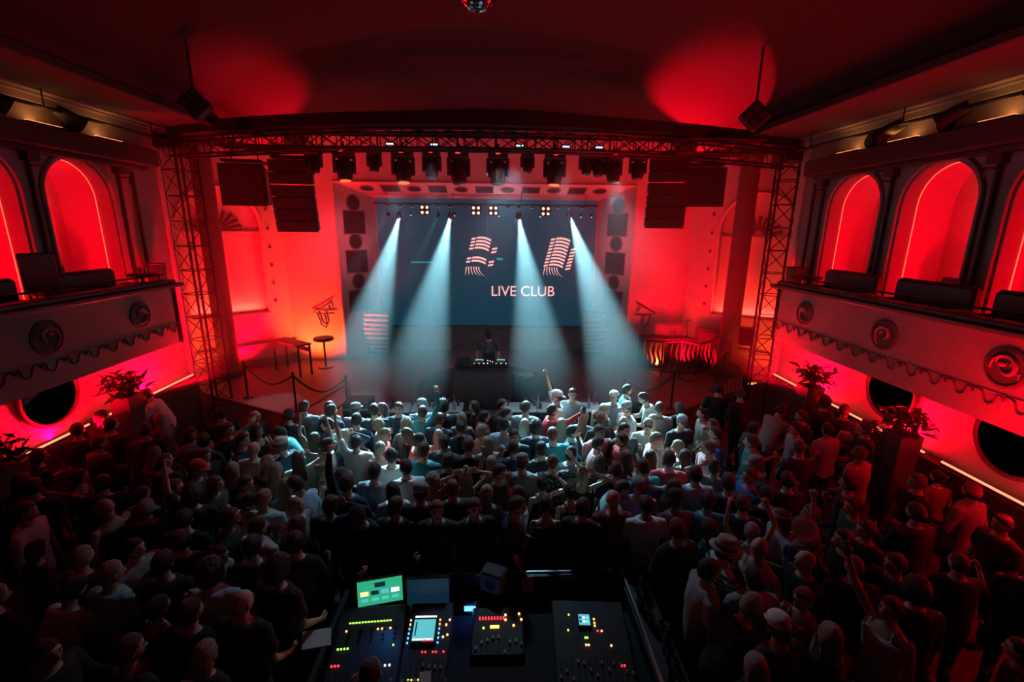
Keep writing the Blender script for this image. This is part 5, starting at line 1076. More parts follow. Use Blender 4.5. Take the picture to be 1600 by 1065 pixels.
(-1.23, 5.7, 1.76, 20, 'stand', 'short', 't', 'white', 'light', 0, 'a white T-shirt, just this side of the beige long-sleeved top', 0),
(-0.41, 6.22, 1.82, 2, 'stand', 'short', 't', 'black', 'light', 0, 'a black T-shirt, just this side of the beige sleeveless top', 0),
(0.69, 6.23, 1.76, 20, 'stand', 'short', 'l', 'black', 'light', 0, 'a black long-sleeved top, nearer the stage than the dark patterned T-shirt', 0),
(1.55, 6.41, 1.76, -96, 'stand', 'short', 't', 'rose', 'light', 0, 'a rose T-shirt, turned to the right wall', 0),
(3.06, 7.85, 1.74, -5, 'stand', 'short', 't', 'grey', 'light', 0, 'a grey T-shirt, just this side of the stone T-shirt', 0),
(3.43, 5.39, 1.78, 90, 'stand', 'short', 't', 'blue', 'light', 0, 'a blue T-shirt, just this side of the teal T-shirt and dark cap', 0),
(3.4, 4.95, 1.76, 0, 'stand', 'short', 'l', 'black', 'light', 0, 'a black long-sleeved top, nearer the stage than the pale blue T-shirt and headband', 0),
(3.01, 4.78, 1.74, -10, 'stand', 'short', 'l', 'navy', 'light', 0, 'a navy long-sleeved top, left of the pale blue T-shirt and headband', 0),
(2.6, 4.85, 1.75, -4, 'stand', 'short', 't', 'teal', 'light', 0, 'a teal T-shirt, right of the red plaid T-shirt and black cap', 0),
(1.03, 4.76, 1.74, -21, 'stand', 'short', 'l', 'black', 'light', 0, 'a black long-sleeved top, by the taped paper sheet', 0),
(-1.2, 4.78, 1.76, -12, 'stand', 'short', 'l', 'black', 'light', 0, 'a black long-sleeved top, by the green monitor', 0),
(-2.08, 4.14, 1.79, 1, 'stand', 'short', 'l', 'black', 'light', 0, 'a black long-sleeved top, by the large mixing console', 0),
(-2.48, 4.06, 1.8, 7, 'stand', 'short', 'l', 'black', 'light', 0, 'a black long-sleeved top, nearer the stage than the greyish white T-shirt', 0),
(2.0, 4.24, 1.8, 17, 'stand', 'short', 'l', 'black', 'light', 0, 'a black long-sleeved top, left of the striped T-shirt and banded hat', 0),
(-4.86, 4.27, 1.62, -19, 'stand', 'long', 't', 'olive', 'light', 1, 'an olive T-shirt in the unlit crowd near the left frame edge planter', 1),
(4.69, 5.25, 1.73, 30, 'stand', 'short', 'l', 'navy', 'light', 0, 'a navy long-sleeved top in the unlit crowd near the booth shelf of glasses', 1),
(-5.13, 6.34, 1.65, -30, 'stand', 'longfair', 'l', 'black', 'light', 1, 'a black long-sleeved top in the unlit crowd near the left frame edge planter', 1),
(-5.05, 5.37, 1.74, 9, 'stand', 'short', 't', 'black', 'light', 0, 'a black T-shirt in the unlit crowd near the left frame edge planter', 1),
(5.35, 3.67, 1.75, -44, 'stand', 'buzz', 'l', 'navy', 'light', 0, 'dark clothes in the unlit crowd near the planter by the right mirror', 1),
(-5.84, 7.6, 1.69, 75, 'stand', 'longfair', 'l', 'brown', 'light', 1, 'a brown long-sleeved top in the unlit crowd near the left wall planter', 1),
(-3.49, 2.96, 1.74, -87, 'dance', 'short', 'l', 'dark', 'light', 0, 'dark clothes in the unlit crowd near the large mixing console', 1),
(6.18, 6.79, 1.81, 66, 'stand', 'short', 't', 'navy', 'light', 0, 'a navy T-shirt in the unlit crowd near the planter by the right mirror', 1),
(4.93, 4.5, 1.79, 0, 'drink', 'short', 'l', 'navy', 'light', 0, 'dark clothes in the unlit crowd near the planter by the right mirror', 1),
(-2.16, 2.49, 1.79, 2, 'stand', 'short', 't', 'dark', 'light', 0, 'a dark T-shirt in the unlit crowd near the large mixing console', 1),
(4.64, 6.18, 1.77, 3, 'stand', 'buzz', 'l', 'navy', 'light', 0, 'a navy long-sleeved top in the unlit crowd near the right truss tower planter', 1),
(6.27, 5.59, 1.6, -9, 'stand', 'bun', 'l', 'olive', 'light', 1, 'an olive long-sleeved top in the unlit crowd near the right truss tower planter', 1),
(3.47, 2.3, 1.59, -20, 'drink', 'long', 't', 'black', 'light', 1, 'dark clothes in the unlit crowd near the booth shelf of glasses', 1),
(4.69, 3.74, 1.72, -14, 'stand', 'buzz', 't', 'black', 'light', 0, 'a black T-shirt in the unlit crowd near the booth shelf of glasses', 1),
(4.35, 2.87, 1.62, 36, 'stand', 'bun', 't', 'dark', 'light', 1, 'a dark T-shirt in the unlit crowd near the booth shelf of glasses', 1),
(2.61, 2.33, 1.69, 92, 'stand', 'long', 'l', 'dark', 'light', 1, 'a dark long-sleeved top in the unlit crowd near the booth shelf of glasses', 1),
(-6.66, 6.24, 1.69, -40, 'stand', 'long', 't', 'black', 'light', 1, 'a black T-shirt in the unlit crowd near the round left mirror', 1),
(-4.62, 3.62, 1.63, -25, 'stand', 'longfair', 'l', 'dark', 'light', 1, 'a dark long-sleeved top in the unlit crowd near the large mixing console', 1),
(-4.79, 7.57, 1.78, 43, 'drink', 'short', 't', 'dark', 'light', 0, 'dark clothes in the unlit crowd near the left rope barrier', 1),
(-2.89, 2.47, 1.66, -26, 'stand', 'bun', 't', 'black', 'light', 1, 'a black T-shirt in the unlit crowd near the large mixing console', 1)]
# ------------------------------------------------------------ people
SKIN = {k: mat('skin_'+k, c, .55, var=.06, bump=.05) for k, c in dict(light=(.62, .40, .31), tan=(.30, .17, .115)).items()}
M['eye'] = mat('eye', (.03, .02, .02), .2, var=0); M['lips'] = mat('lips', (.40, .16, .14), .5, var=0)
def pattern_mat(name, c1, c2, kind, scale):
    m = mat(name, c1, .85, bump=.2); nt = m.node_tree; b = nt.nodes['Principled BSDF']; tc = nt.nodes.new('ShaderNodeTexCoord')
    mx = nt.nodes.new('ShaderNodeMix'); mx.data_type = 'RGBA'; mx.inputs[6].default_value = (*c1, 1); mx.inputs[7].default_value = (*c2, 1)
    def wave(d):
        w_ = nt.nodes.new('ShaderNodeTexWave'); w_.bands_direction = d; w_.inputs['Scale'].default_value = scale
        r = nt.nodes.new('ShaderNodeMath'); r.operation = 'GREATER_THAN'; r.inputs[1].default_value = .6
        nt.links.new(tc.outputs['Object'], w_.inputs['Vector']); nt.links.new(w_.outputs['Fac'], r.inputs[0]); return r
    if kind == 'stripe': nt.links.new(wave('Z').outputs[0], mx.inputs[0])
    elif kind == 'plaid':
        a, c = wave('Z'), wave('X'); s = nt.nodes.new('ShaderNodeMath'); s.operation = 'MULTIPLY_ADD'; s.inputs[1].default_value = .5; s.inputs[2].default_value = 0
        s2 = nt.nodes.new('ShaderNodeMath'); s2.operation = 'MULTIPLY_ADD'; s2.inputs[1].default_value = .5
        nt.links.new(a.outputs[0], s.inputs[0]); nt.links.new(c.outputs[0], s2.inputs[0]); nt.links.new(s.outputs[0], s2.inputs[2]); nt.links.new(s2.outputs[0], mx.inputs[0])
    else:
        v = nt.nodes.new('ShaderNodeTexVoronoi'); v.inputs['Scale'].default_value = scale; r = nt.nodes.new('ShaderNodeMath'); r.operation = 'LESS_THAN'; r.inputs[1].default_value = .35
        nt.links.new(tc.outputs['Object'], v.inputs['Vector']); nt.links.new(v.outputs['Distance'], r.inputs[0]); nt.links.new(r.outputs[0], mx.inputs[0])
    nt.links.new(mx.outputs[2], b.inputs['Base Color']); return m
_fab = dict(black=(.018, .018, .02), dark=(.035, .035, .04), navy=(.02, .035, .07), teal=(.03, .25, .30), white=(.72, .72, .72), palecyan=(.45, .62, .66), grey=(.26, .27, .29), beige=(.42, .36, .31),
    mauve=(.26, .18, .22), pink=(.62, .30, .32), olive=(.10, .10, .06), khaki=(.20, .17, .10), red=(.55, .04, .05), coral=(.75, .13, .12), denim=(.05, .30, .36), sage=(.22, .30, .29), steel=(.04, .20, .28),
    orange=(.50, .18, .08), stone=(.42, .42, .40), denimpale=(.62, .60, .60), brown=(.13, .08, .06), blue=(.03, .16, .38), rose=(.50, .24, .26), tan=(.3, .2, .15), greyshirt=(.45, .42, .45), paleblue=(.38, .48, .60),
    whitered=(.62, .50, .50), whitegrey=(.55, .56, .58), steelgrey=(.24, .31, .35), violet=(.34, .32, .62), blueblack=(.02, .06, .14), stonegrey=(.32, .34, .34), beigegrey=(.42, .38, .38), green=(.03, .16, .12))  # violet puts the purple light on a blue-white shirt into its colour
FAB = {k: mat('fabric_'+k, c, .9, bump=.35, bscale=25, var=.15) for k, c in _fab.items()}
FAB['plaid'] = pattern_mat('fabric_plaid', (.34, .05, .06), (.10, .02, .03), 'plaid', 7); FAB['plaiddim'] = pattern_mat('fabric_plaid_dim', (.12, .07, .07), (.05, .03, .03), 'plaid', 7)
FAB['stripe'] = pattern_mat('fabric_stripe', (.05, .06, .08), (.62, .66, .7), 'stripe', 7); FAB['pattern'] = pattern_mat('fabric_pattern', (.03, .04, .05), (.35, .38, .4), 'dots', 22)
FAB['patternpale'] = pattern_mat('fabric_pattern_pale', (.55, .52, .5), (.12, .12, .14), 'dots', 24); FAB['whitefloral'] = pattern_mat('fabric_floral', (.62, .64, .68), (.12, .15, .22), 'dots', 20)
def _hair(m):
    nt = m.node_tree
    for n_ in nt.nodes:
        if n_.type == 'TEX_NOISE' and n_.inputs['Scale'].default_value > 100:
            mp = nt.nodes.new('ShaderNodeMapping'); mp.inputs['Scale'].default_value = (1, 1, .12); l = n_.inputs['Vector'].links[0]; src = l.from_socket; nt.links.new(src, mp.inputs['Vector']); nt.links.new(mp.outputs[0], n_.inputs['Vector'])
    return m
HAIR = {k: _hair(mat('hair_'+k, c, .45, bump=.9, bscale=120, var=.4, scale=30)) for k, c in dict(dark=(.012, .009, .008), brown=(.06, .035, .022), fair=(.36, .29, .21), auburn=(.16, .07, .04), grey=(.30, .29, .28), buzz=(.10, .075, .06)).items()}
JEANS = [FAB['navy'], FAB['black'], mat('fabric_jeans', (.05, .08, .14), .9, bump=.3)]
TMP = bpy.data.scenes.new('workshop')
def remesh(mb, vox, name, mats, smooth_it=5, wr=0.0, seed=0, extra=None):
    """closed overlapping shapes -> one continuous skin"""
    me = bpy.data.meshes.new('t'); me.from_pydata([tuple(v) for v in mb.v], [], mb.f); o = bpy.data.objects.new('t', me); TMP.collection.objects.link(o)
    m = o.modifiers.new('r', 'REMESH'); m.mode = 'VOXEL'; m.voxel_size = vox; m.use_smooth_shade = True
    s = o.modifiers.new('s', 'SMOOTH'); s.iterations = smooth_it; s.factor = .5
    with bpy.context.temp_override(scene=TMP, view_layer=TMP.view_layers[0]): dg = bpy.context.evaluated_depsgraph_get()
    r = bpy.data.meshes.new_from_object(o.evaluated_get(dg)); bpy.data.objects.remove(o); bpy.data.meshes.remove(me)
    if wr:
        for v in r.vertices:
            p = v.co*9+Vector((seed, 0, 0)); k = noise.noise(Vector((p.x, p.y, p.z*.55))); v.co += v.normal*(k*wr)
    vs = [tuple(v.co) for v in r.vertices]; fs = [tuple(p.vertices) for p in r.polygons]; bpy.data.meshes.remove(r)
    out = MB(); out.v = vs; out.f = fs; out.mi = [0]*len(fs)
    if extra: extra(out)
    return out.mesh(name, mats, True)
POSES = {  # lean, head pitch, head yaw, (left upper, left fore, hand), (right upper, right fore, hand); x grows outward
 'stand': (3, 4, 0, ((.16, .02, -1), (.02, .28, -1), 'loose'), ((.16, -.02, -1), (.02, .22, -1), 'loose')),
 'stand2': (4, 8, 18, ((.2, .1, -1), (-.45, .75, -.2), 'loose'), ((.16, 0, -1), (.0, .35, -1), 'loose')),
 'stand3': (2, -2, -15, ((.3, -.15, -1), (.0, .75, -.5), 'loose'), ((.3, .1, -1), (-.2, .85, .25), 'fist')),
 'drink': (4, 6, 10, ((.15, 0, -1), (.0, .3, -1), 'loose'), ((.22, .2, -1), (-.25, .95, .3), 'grip')),
 'raise': (2, -6, 5, ((.3, .1, -1), (-.1, .8, .1), 'loose'), ((.32, .25, .95), (-.02, .12, 1), 'fist')),
 'raisehigh': (2, -8, 0, ((.25, .1, -1), (-.1, .7, -.3), 'loose'), ((.38, .35, .9), (.25, .3, 1), 'open')),
 'raise2': (0, -8, 0, ((.5, .15, .8), (-.1, .1, 1), 'fist'), ((.45, .2, .85), (-.35, .2, .8), 'fist')),
 'head': (4, 4, 0, ((.15, 0, -1), (0, .3, -1), 'loose'), ((.9, .25, .42), (-.92, -.22, .42), 'loose')),
 'head2': (2, -4, 0, ((.85, .2, .5), (-.88, -.2, .42), 'loose'), ((.85, .2, .5), (-.88, -.2, .42), 'loose')),
 'lean': (24, 22, 0, ((.15, .35, -1), (-.3, .95, .0), 'loose'), ((.15, .35, -1), (-.3, 1, -.1), 'loose')),
 'clap': (4, 0, 0, ((.25, .35, -.9), (-.5, .75, .6), 'open'), ((.25, .35, -.9), (-.5, .75, .6), 'open')),
 'reach': (8, 0, 0, ((.15, .1, -1), (0, .5, -.8), 'loose'), ((.35, .95, -.15), (.05, 1, .05), 'loose')),
 'reachup': (6, -6, 0, ((.2, .1, -1), (0, .6, -.5), 'loose'), ((.3, .9, .25), (.1, .75, .6), 'grip')),
 'side': (3, 0, 15, ((1, .25, -.1), (.9, .35, .15), 'loose'), ((.2, .1, -1), (-.1, .7, -.1), 'loose')),
 'phone': (4, 14, 0, ((.18, .45, -.8), (-.4, .65, .65), 'grip'), ((.18, .45, -.8), (-.4, .65, .65), 'grip')),
 'point': (0, -14, 10, ((.35, .05, -1), (0, .5, -.6), 'loose'), ((.42, .25, .9), (.45, .2, .9), 'point')),
 'elbow': (4, 4, 0, ((.2, 0, -1), (0, .5, -.6), 'loose'), ((.95, .15, .1), (-.6, .45, .55), 'loose')),
 'elbowup': (3, -4, 0, ((.2, 0, -1), (0, .5, -.6), 'loose'), ((.8, .2, .1), (.15, .2, 1), 'fist')),
 'fistcheek': (5, 4, 0, ((.2, 0, -1), (0, .5, -.6), 'loose'), ((.3, .55, -.75), (-.35, .1, 1), 'fist')),
 'dance': (6, -4, -10, ((.55, -.05, -.8), (.1, .8, .25), 'fist'), ((.55, .3, -.6), (.05, .7, .7), 'fist')),
 'updo': (4, 4, 0, ((.85, .1, .5), (-.88, -.25, .45), 'loose'), ((.15, 0, -1), (0, .3, -1), 'loose')),
 'dj': (15, 34, -4, ((.3, .35, -.9), (-.12, .62, -.72), 'loose'), ((.3, .35, -.9), (-.12, .62, -.72), 'loose')),
}
def spine(z, lean):
    a = lean*min(1, max(0, (z-.92)/.28)); d = max(0, z-.98)
    return Vector((0, math.sin(a)*d-.012*math.sin((z-.9)*4), min(z, .98)+math.cos(a)*d)), a
def loft(mb, rings, n=16):
    """rings: (centre, rx, ry, tilt about x)"""
    b = len(mb.v); vs = []
    for c, rx, ry, a in rings:
        for k in range(n):
            t = 2*PI*k/n; e = 1.0; x = rx*math.copysign(abs(math.cos(t))**.85, math.cos(t)); y = ry*math.copysign(abs(math.sin(t))**.9, math.sin(t))
            vs.append(Vector(c)+Vector((x, y*math.cos(a), -y*math.sin(a))))
    m = len(rings); fs = [(r*n+k, r*n+(k+1) % n, (r+1)*n+(k+1) % n, (r+1)*n+k) for r in range(m-1) for k in range(n)]
    fs += [tuple(reversed(range(n))), tuple(range((m-1)*n, m*n))]; mb.add(vs, fs)
def chain(mb, pts, rs, n=10):
    """tapered limb with rounded ends"""
    pts = [Vector(p) for p in pts]; d0 = (pts[0]-pts[1]).normalized(); d1 = (pts[-1]-pts[-2]).normalized()
    P = [pts[0]+d0*rs[0]*.95, pts[0]+d0*rs[0]*.6]+pts+[pts[-1]+d1*rs[-1]*.6, pts[-1]+d1*rs[-1]*.95]
    mb.tube(P, [rs[0]*.35, rs[0]*.8]+list(rs)+[rs[-1]*.8, rs[-1]*.35], n)
BLD = {0: dict(sh=.19, ch=(.168, .115), wa=(.148, .108), hi=(.162, .12), k=1.0, nk=.056), 1: dict(sh=.162, ch=(.142, .105), wa=(.118, .092), hi=(.165, .118), k=.86, nk=.046)}
def torso_rings(B, lean, inf, z0=.84, z1=1.47, fem=0):
    prof = [(.80, B['hi'][0]*.93, B['hi'][1]*.95), (.88, *B['hi']), (.98, B['hi'][0]*.97, B['hi'][1]), (1.09, *B['wa']), (1.2, B['ch'][0]*.96, B['ch'][1]), (1.29, B['ch'][0]*1.03, B['ch'][1]*(1.1 if fem else 1.05)),
            (1.37, B['ch'][0]*1.06, B['ch'][1]*.98), (1.425, B['ch'][0]*.98, B['ch'][1]*.82), (1.462, B['ch'][0]*.62, B['ch'][1]*.68), (1.49, .075, .07)]
    out = []
    for z, rx, ry in prof:
        if z < z0-1e-6 or z > z1+1e-6: continue
        c, a = spine(z, lean); out.append((c, rx+inf, ry+inf, a))
    return out
def arm_points(B, lean, side, up, fo):
    c, a = spine(1.425, lean); sh = c+Vector((side*B['sh'], 0, -.015))
    if up[2] > 0: sh = sh+Vector((side*-.012, 0, .035))
    u = Vector((side*up[0], up[1], up[2])).normalized(); f = Vector((side*fo[0], fo[1], fo[2])).normalized()
    el = sh+u*.285; wr = el+f*.25; return sh, el, wr, u, f
def hand(mb, wr, f, u, side, mode, k):
    """palm, four fingers of different lengths, thumb from the palm side"""
    nrm = f.cross(Vector((0, 0, 1))); nrm = nrm.normalized() if nrm.length > .3 else Vector((side*-1, 0, 0))
    if nrm.x*side > 0: nrm = -nrm                       # palm faces inwards
    w_ = f.cross(nrm).normalized()
    if w_.z < -.1 or (abs(w_.z) <= .1 and w_.y < 0): w_ = -w_     # thumb side up / forward
    k2 = k
    vs = []; n = 8
    for t, ww, th in ((-.01, .024, .018), (.02, .034, .017), (.055, .041, .015), (.085, .040, .012), (.092, .034, .008)):
        for j in range(n):
            a = 2*PI*j/n; vs.append(wr+f*(t*k2)+w_*(math.cos(a)*ww*k2)+nrm*(math.sin(a)*th*k2))
    mb.add(vs, [(r*n+j, r*n+(j+1) % n, (r+1)*n+(j+1) % n, (r+1)*n+j) for r in range(4) for j in range(n)]+[tuple(range(n)), tuple(range(4*n, 5*n))])
    curl = dict(loose=.45, fist=1.35, grip=.95, open=.12, point=1.35)[mode]
    for i, (off, ln) in enumerate(((.030, .072), (.010, .080), (-.010, .074), (-.029, .058))):
        cc = .05 if (mode == 'point' and i == 0) else curl*(1+.08*i)
        p = wr+f*(.082*k2)+w_*(off*k2*(1.25 if mode == 'open' else 1)); d = f.copy(); pts = [wr+f*(.055*k2)+w_*(off*k2), p]
        for seg in (.45, .32, .23):
            d = (Matrix.Rotation(cc*.75, 3, f.cross(nrm)) @ d).normalized() if True else d
            if d.dot(nrm) < 0 and cc > .3: pass
            p = p+d*(ln*seg*k2); pts.append(p)
        mb.tube(pts, [.0095*k2, .0092*k2, .0088*k2, .008*k2, .006*k2], 6)
    tb = wr+f*(.022*k2)+w_*(.026*k2); d1 = (w_*.75+f*.7+nrm*.25).normalized(); d2 = (f*.85+w_*.2+nrm*(.5 if curl > .6 else .15)).normalized()
    mb.tube([tb-w_*.012*k2, tb+d1*.03*k2, tb+d1*.03*k2+d2*.028*k2, tb+d1*.03*k2+d2*.05*k2], [.0135*k2, .0115*k2, .010*k2, .007*k2], 6)
def head_shape(mb, T, fem, neck=True):
    """face towards +Y, centre of the head at the origin of T"""
    n, m = 22, 16; vs = []; fs = []; b0 = len(mb.v)
    def P(az, el):
        sx, sy, sz = math.cos(el)*math.sin(az), math.cos(el)*math.cos(az), math.sin(el)
        x, y, z = .077*sx, .095*sy, .112*sz
        if sz < 0: x *= 1-.30*(-sz)**1.2; y *= (1-.10*(-sz) if sy > 0 else 1-.42*(-sz)); z *= 1.02
        if sy > 0:
            if -.15 < sz < .3 and .2 < abs(sx) < .6: y -= .007
            if sz > .35: y -= .006*(sz-.3)
            if -.75 < sz < -.45 and abs(sx) < .35: y += .006
        if sy < 0 and sz > 0: y *= 1.05
        return (x, y, z)
    vs.append((0, 0, -.115))
    for i in range(1, m):
        for k in range(n): vs.append(P(2*PI*k/n, -PI/2+PI*i/m))
    vs.append((0, 0, .115)); 
    for k in range(n): fs += [(0, 1+k, 1+(k+1) % n), (len(vs)-1, len(vs)-1-n+(k+1) % n, len(vs)-1-n+k)]
    for i in range(m-2):
        for k in range(n): a = 1+i*n; fs.append((a+k, a+n+k, a+n+(k+1) % n, a+(k+1) % n))
    mb.add(vs, fs, T)
    mb.add([(-.008, .086, .022), (.008, .086, .022), (.017, .084, -.03), (-.017, .084, -.03), (0, .097, .018), (0, .117, -.024), (0, .092, -.038)],
           [(0, 4, 5, 3), (4, 1, 2, 5), (3, 5, 6), (5, 2, 6), (0, 1, 4)], T)
    for s_ in (-1, 1):
        mb.sphere((s_*.077, -.004, -.008), (.009, .019, .032), 8, 6, T); mb.cur = 1; mb.sphere((s_*.029, .081, .012), (.012, .007, .007), 8, 5, T)
        mb.box((s_*.030, .087, .034), (.030, .008, .006), T); mb.cur = 0
    mb.cur = 2; mb.sphere((0, .086, -.056), (.023, .009, .008), 10, 5, T); mb.cur = 0
_cache = {}
def head_matrix(pose, fem):
    lean, hp, hy = R(POSES[pose][0]), R(POSES[pose][1]), R(POSES[pose][2])
    c, a = spine(1.545, lean); q = a*.55+hp*.6
    return Matrix.Translation(c+Vector((0, .012+math.sin(q)*.05, .075))) @ Matrix.Rotation(-q, 4, 'X') @ Matrix.Rotation(-hy, 4, 'Z')
def get_body(pose, fem):
    key = ('b', pose, fem)
    if key in _cache: return _cache[key]
    B = BLD[fem]; lean = R(POSES[pose][0]); mb = MB(); k = B['k']
    loft(mb, torso_rings(B, lean, -.012, fem=fem)); HM = head_matrix(pose, fem)
    c, _ = spine(1.44, lean); hp = HM @ Vector((0, -.015, -.05)); mb.tube([c, c.lerp(hp, .5), hp], [B['nk']*1.25, B['nk'], B['nk']], 12)
    for side, spec in ((-1, POSES[pose][3]), (1, POSES[pose][4])):
        sh, el, wr, u, f = arm_points(B, lean, side, spec[0], spec[1])
        chain(mb, [sh, sh.lerp(el, .35), el], [.045*k, .045*k, .037*k]); chain(mb, [el, el.lerp(wr, .3), wr], [.037*k, .038*k, .026*k])
        hx = side*.095; chain(mb, [(hx, 0, .86), (hx*1.02, .01, .49)], [.075, .047]); chain(mb, [(hx*1.02, .01, .49), (hx*1.05, -.015, .36), (hx*1.1, -.01, .10)], [.047, .048, .033]); 
    def extra(out):
        head_shape(out, HM, fem)
        for side, spec in ((-1, POSES[pose][3]), (1, POSES[pose][4])):
            sh, el, wr, u, f = arm_points(B, lean, side, spec[0], spec[1]); hand(out, wr, f, u, side, spec[2], .92 if fem else 1.02)
    me = remesh(mb, .0185, 'person', [SKIN['light'], 'eye', 'lips'], 4, extra=extra); _cache[key] = me; return me
def get_top(pose, fem, st, v):
    key = ('t', pose, fem, st, v)
    if key in _cache: return _cache[key]
    B = BLD[fem]; lean = R(POSES[pose][0]); mb = MB(); k = B['k']; inf = .016 if not fem else .010
    top = 1.462 if st in 'tl' else 1.385
    rs = torso_rings(B, lean, inf, .80, top, fem)
    if st == 'd': rs = [(Vector((0, 0, .52)), .21, .16, 0), (Vector((0, 0, .68)), .20, .15, 0)]+rs
    loft(mb, rs)
    for side, spec in ((-1, POSES[pose][3]), (1, POSES[pose][4])):
        sh, el, wr, u, f = arm_points(B, lean, side, spec[0], spec[1])
        if st == 't': e = sh.lerp(el, .62); chain(mb, [sh+Vector((side*-.06, 0, .0)), sh+Vector((side*-.01, 0, .0)), e], [.064*k, .072*k, .063*k])
        elif st == 'l': chain(mb, [sh+Vector((side*-.06, 0, .0)), sh+Vector((side*-.01, 0, .0)), el], [.064*k, .071*k, .053*k]); chain(mb, [el, el.lerp(wr, .9)], [.052*k, .037*k])
        else:
            c, _ = spine(1.36, lean); c2, _ = spine(1.475, lean); x = side*B['sh']*.52
            mb.tube([c+Vector((x, .085, -.02)), c2+Vector((x, .05, .0)), c2+Vector((x, -.03, .004)), c+Vector((x, -.09, 0))], .016, 6)
    me = remesh(mb, .019, 'top', [FAB['black']], 3, .011, v*7.3); _cache[key] = me; return me
def get_trousers(fem, v):
    key = ('p', fem, v)
    if key in _cache: return _cache[key]
    B = BLD[fem]; mb = MB(); loft(mb, [r for r in torso_rings(B, 0, .006, .80, .99)])
    for side in (-1, 1):
        hx = side*.095; chain(mb, [(hx, 0, .84), (hx*1.02, .01, .49)], [.088, .062]); chain(mb, [(hx*1.02, .01, .49), (hx*1.1, -.01, .11)], [.062, .052])
    me = remesh(mb, .024, 'trousers', [FAB['black']], 3, .008, v*3.1); _cache[key] = me; return me
sm_ = MB()
for z0, z1, q in ((0, .03, 1.0), (.03, .08, .92)): sm_.prism([(.045*q*math.cos(a)*(1 if math.sin(a) > 0 else .8), .05+.135*q*math.sin(a)) for a in [2*PI*k/14 for k in range(14)]], z0, z1)
sm_.tube([(0, -.02, .05), (0, -.02, .13)], .045, 10); SHOE = sm_.mesh('shoe', 'leather')
def hair_mesh(style):
    if ('h', style) in _cache: return _cache[('h', style)]
    mb = MB(); n, m = 28, 18
    curly = style in ('curly', 'curl'); vol = dict(buzz=-.004, short=.004, bun=.0, updo=.0, long=.006, curly=.03, crown=.006, curl=.022).get(style, .004)
    vs = []
    for i in range(m+1):
        el = -PI/2+PI*i/m
        for k in range(n):
            az = 2*PI*k/n; f = abs(az if az < PI else 2*PI-az)
            zt = .066 if f < R(48) else (.066+(f-R(48))/R(40)*(-.075) if f < R(88) else -.012-(f-R(88))/R(92)*.07)
            if style in ('long', 'curl', 'curly'): zt = .07 if f < R(40) else (.07-(f-R(40))/R(30)*.14 if f < R(70) else -.08)
            sx, sy, sz = math.cos(el)*math.sin(az), math.cos(el)*math.cos(az), math.sin(el)
            r = Vector((.083*sx, (.099 if sy > 0 else .105)*sy, .117*sz)); q = 1+vol/.09
            p = r*q; 
            if sz > .2: p *= 1+.02*(sz)
            wob = noise.noise(Vector((sx, sy, sz))*(3.5 if not curly else 6)); p *= 1+wob*(.035 if not curly else .16)*(0 if style == 'buzz' else 1)
            if p.z < zt: p = Vector((r.x*.85, r.y*.85-.004, max(p.z, -.09)*.9))
            vs.append(p)
    mb.add(vs, [(i*n+k, (i+1)*n+k, (i+1)*n+(k+1) % n, i*n+(k+1) % n) for i in range(m) for k in range(n)])
    if style in ('long', 'curl'):
        rings = []; n2 = 48; b = []
        prof = [(.06, -.02, .066, .062), (.01, -.028, .084, .070), (-.06, -.036, .088, .066), (-.12, -.05, .080, .052), (-.17, -.075, .088, .042), (-.23, -.096, .104, .036), (-.30, -.108, .100, .030), (-.35, -.11, .078, .022), (-.385, -.108, .04, .012)]
        for z, y, rx, ry in prof:
            for k in range(n2):
                a = 2*PI*k/n2; g = 1+.05*(k % 2)+.13*noise.noise(Vector((math.cos(a)*4, math.sin(a)*4, z*(3 if style != 'curl' else 14))))+.05*noise.noise(Vector((k*1.7, 0, z*6)))
                b.append((rx*g*math.cos(a), y+ry*g*math.sin(a), z))
        m2 = len(prof); mb.add(b, [(r*n2+(k+1) % n2, r*n2+k, (r+1)*n2+k, (r+1)*n2+(k+1) % n2) for r in range(m2-1) for k in range(n2)]+[tuple(range(n2)), tuple(range((m2-1)*n2, m2*n2))])
    if style in ('bun', 'updo'): mb.sphere((0, -.105 if style == 'bun' else -.07, .055 if style == 'bun' else .115), (.042, .04, .038) if style == 'bun' else (.05, .05, .045), 12, 8)
    me = mb.mesh('hair', [HAIR['dark']], True); _cache[('h', style)] = me; return me
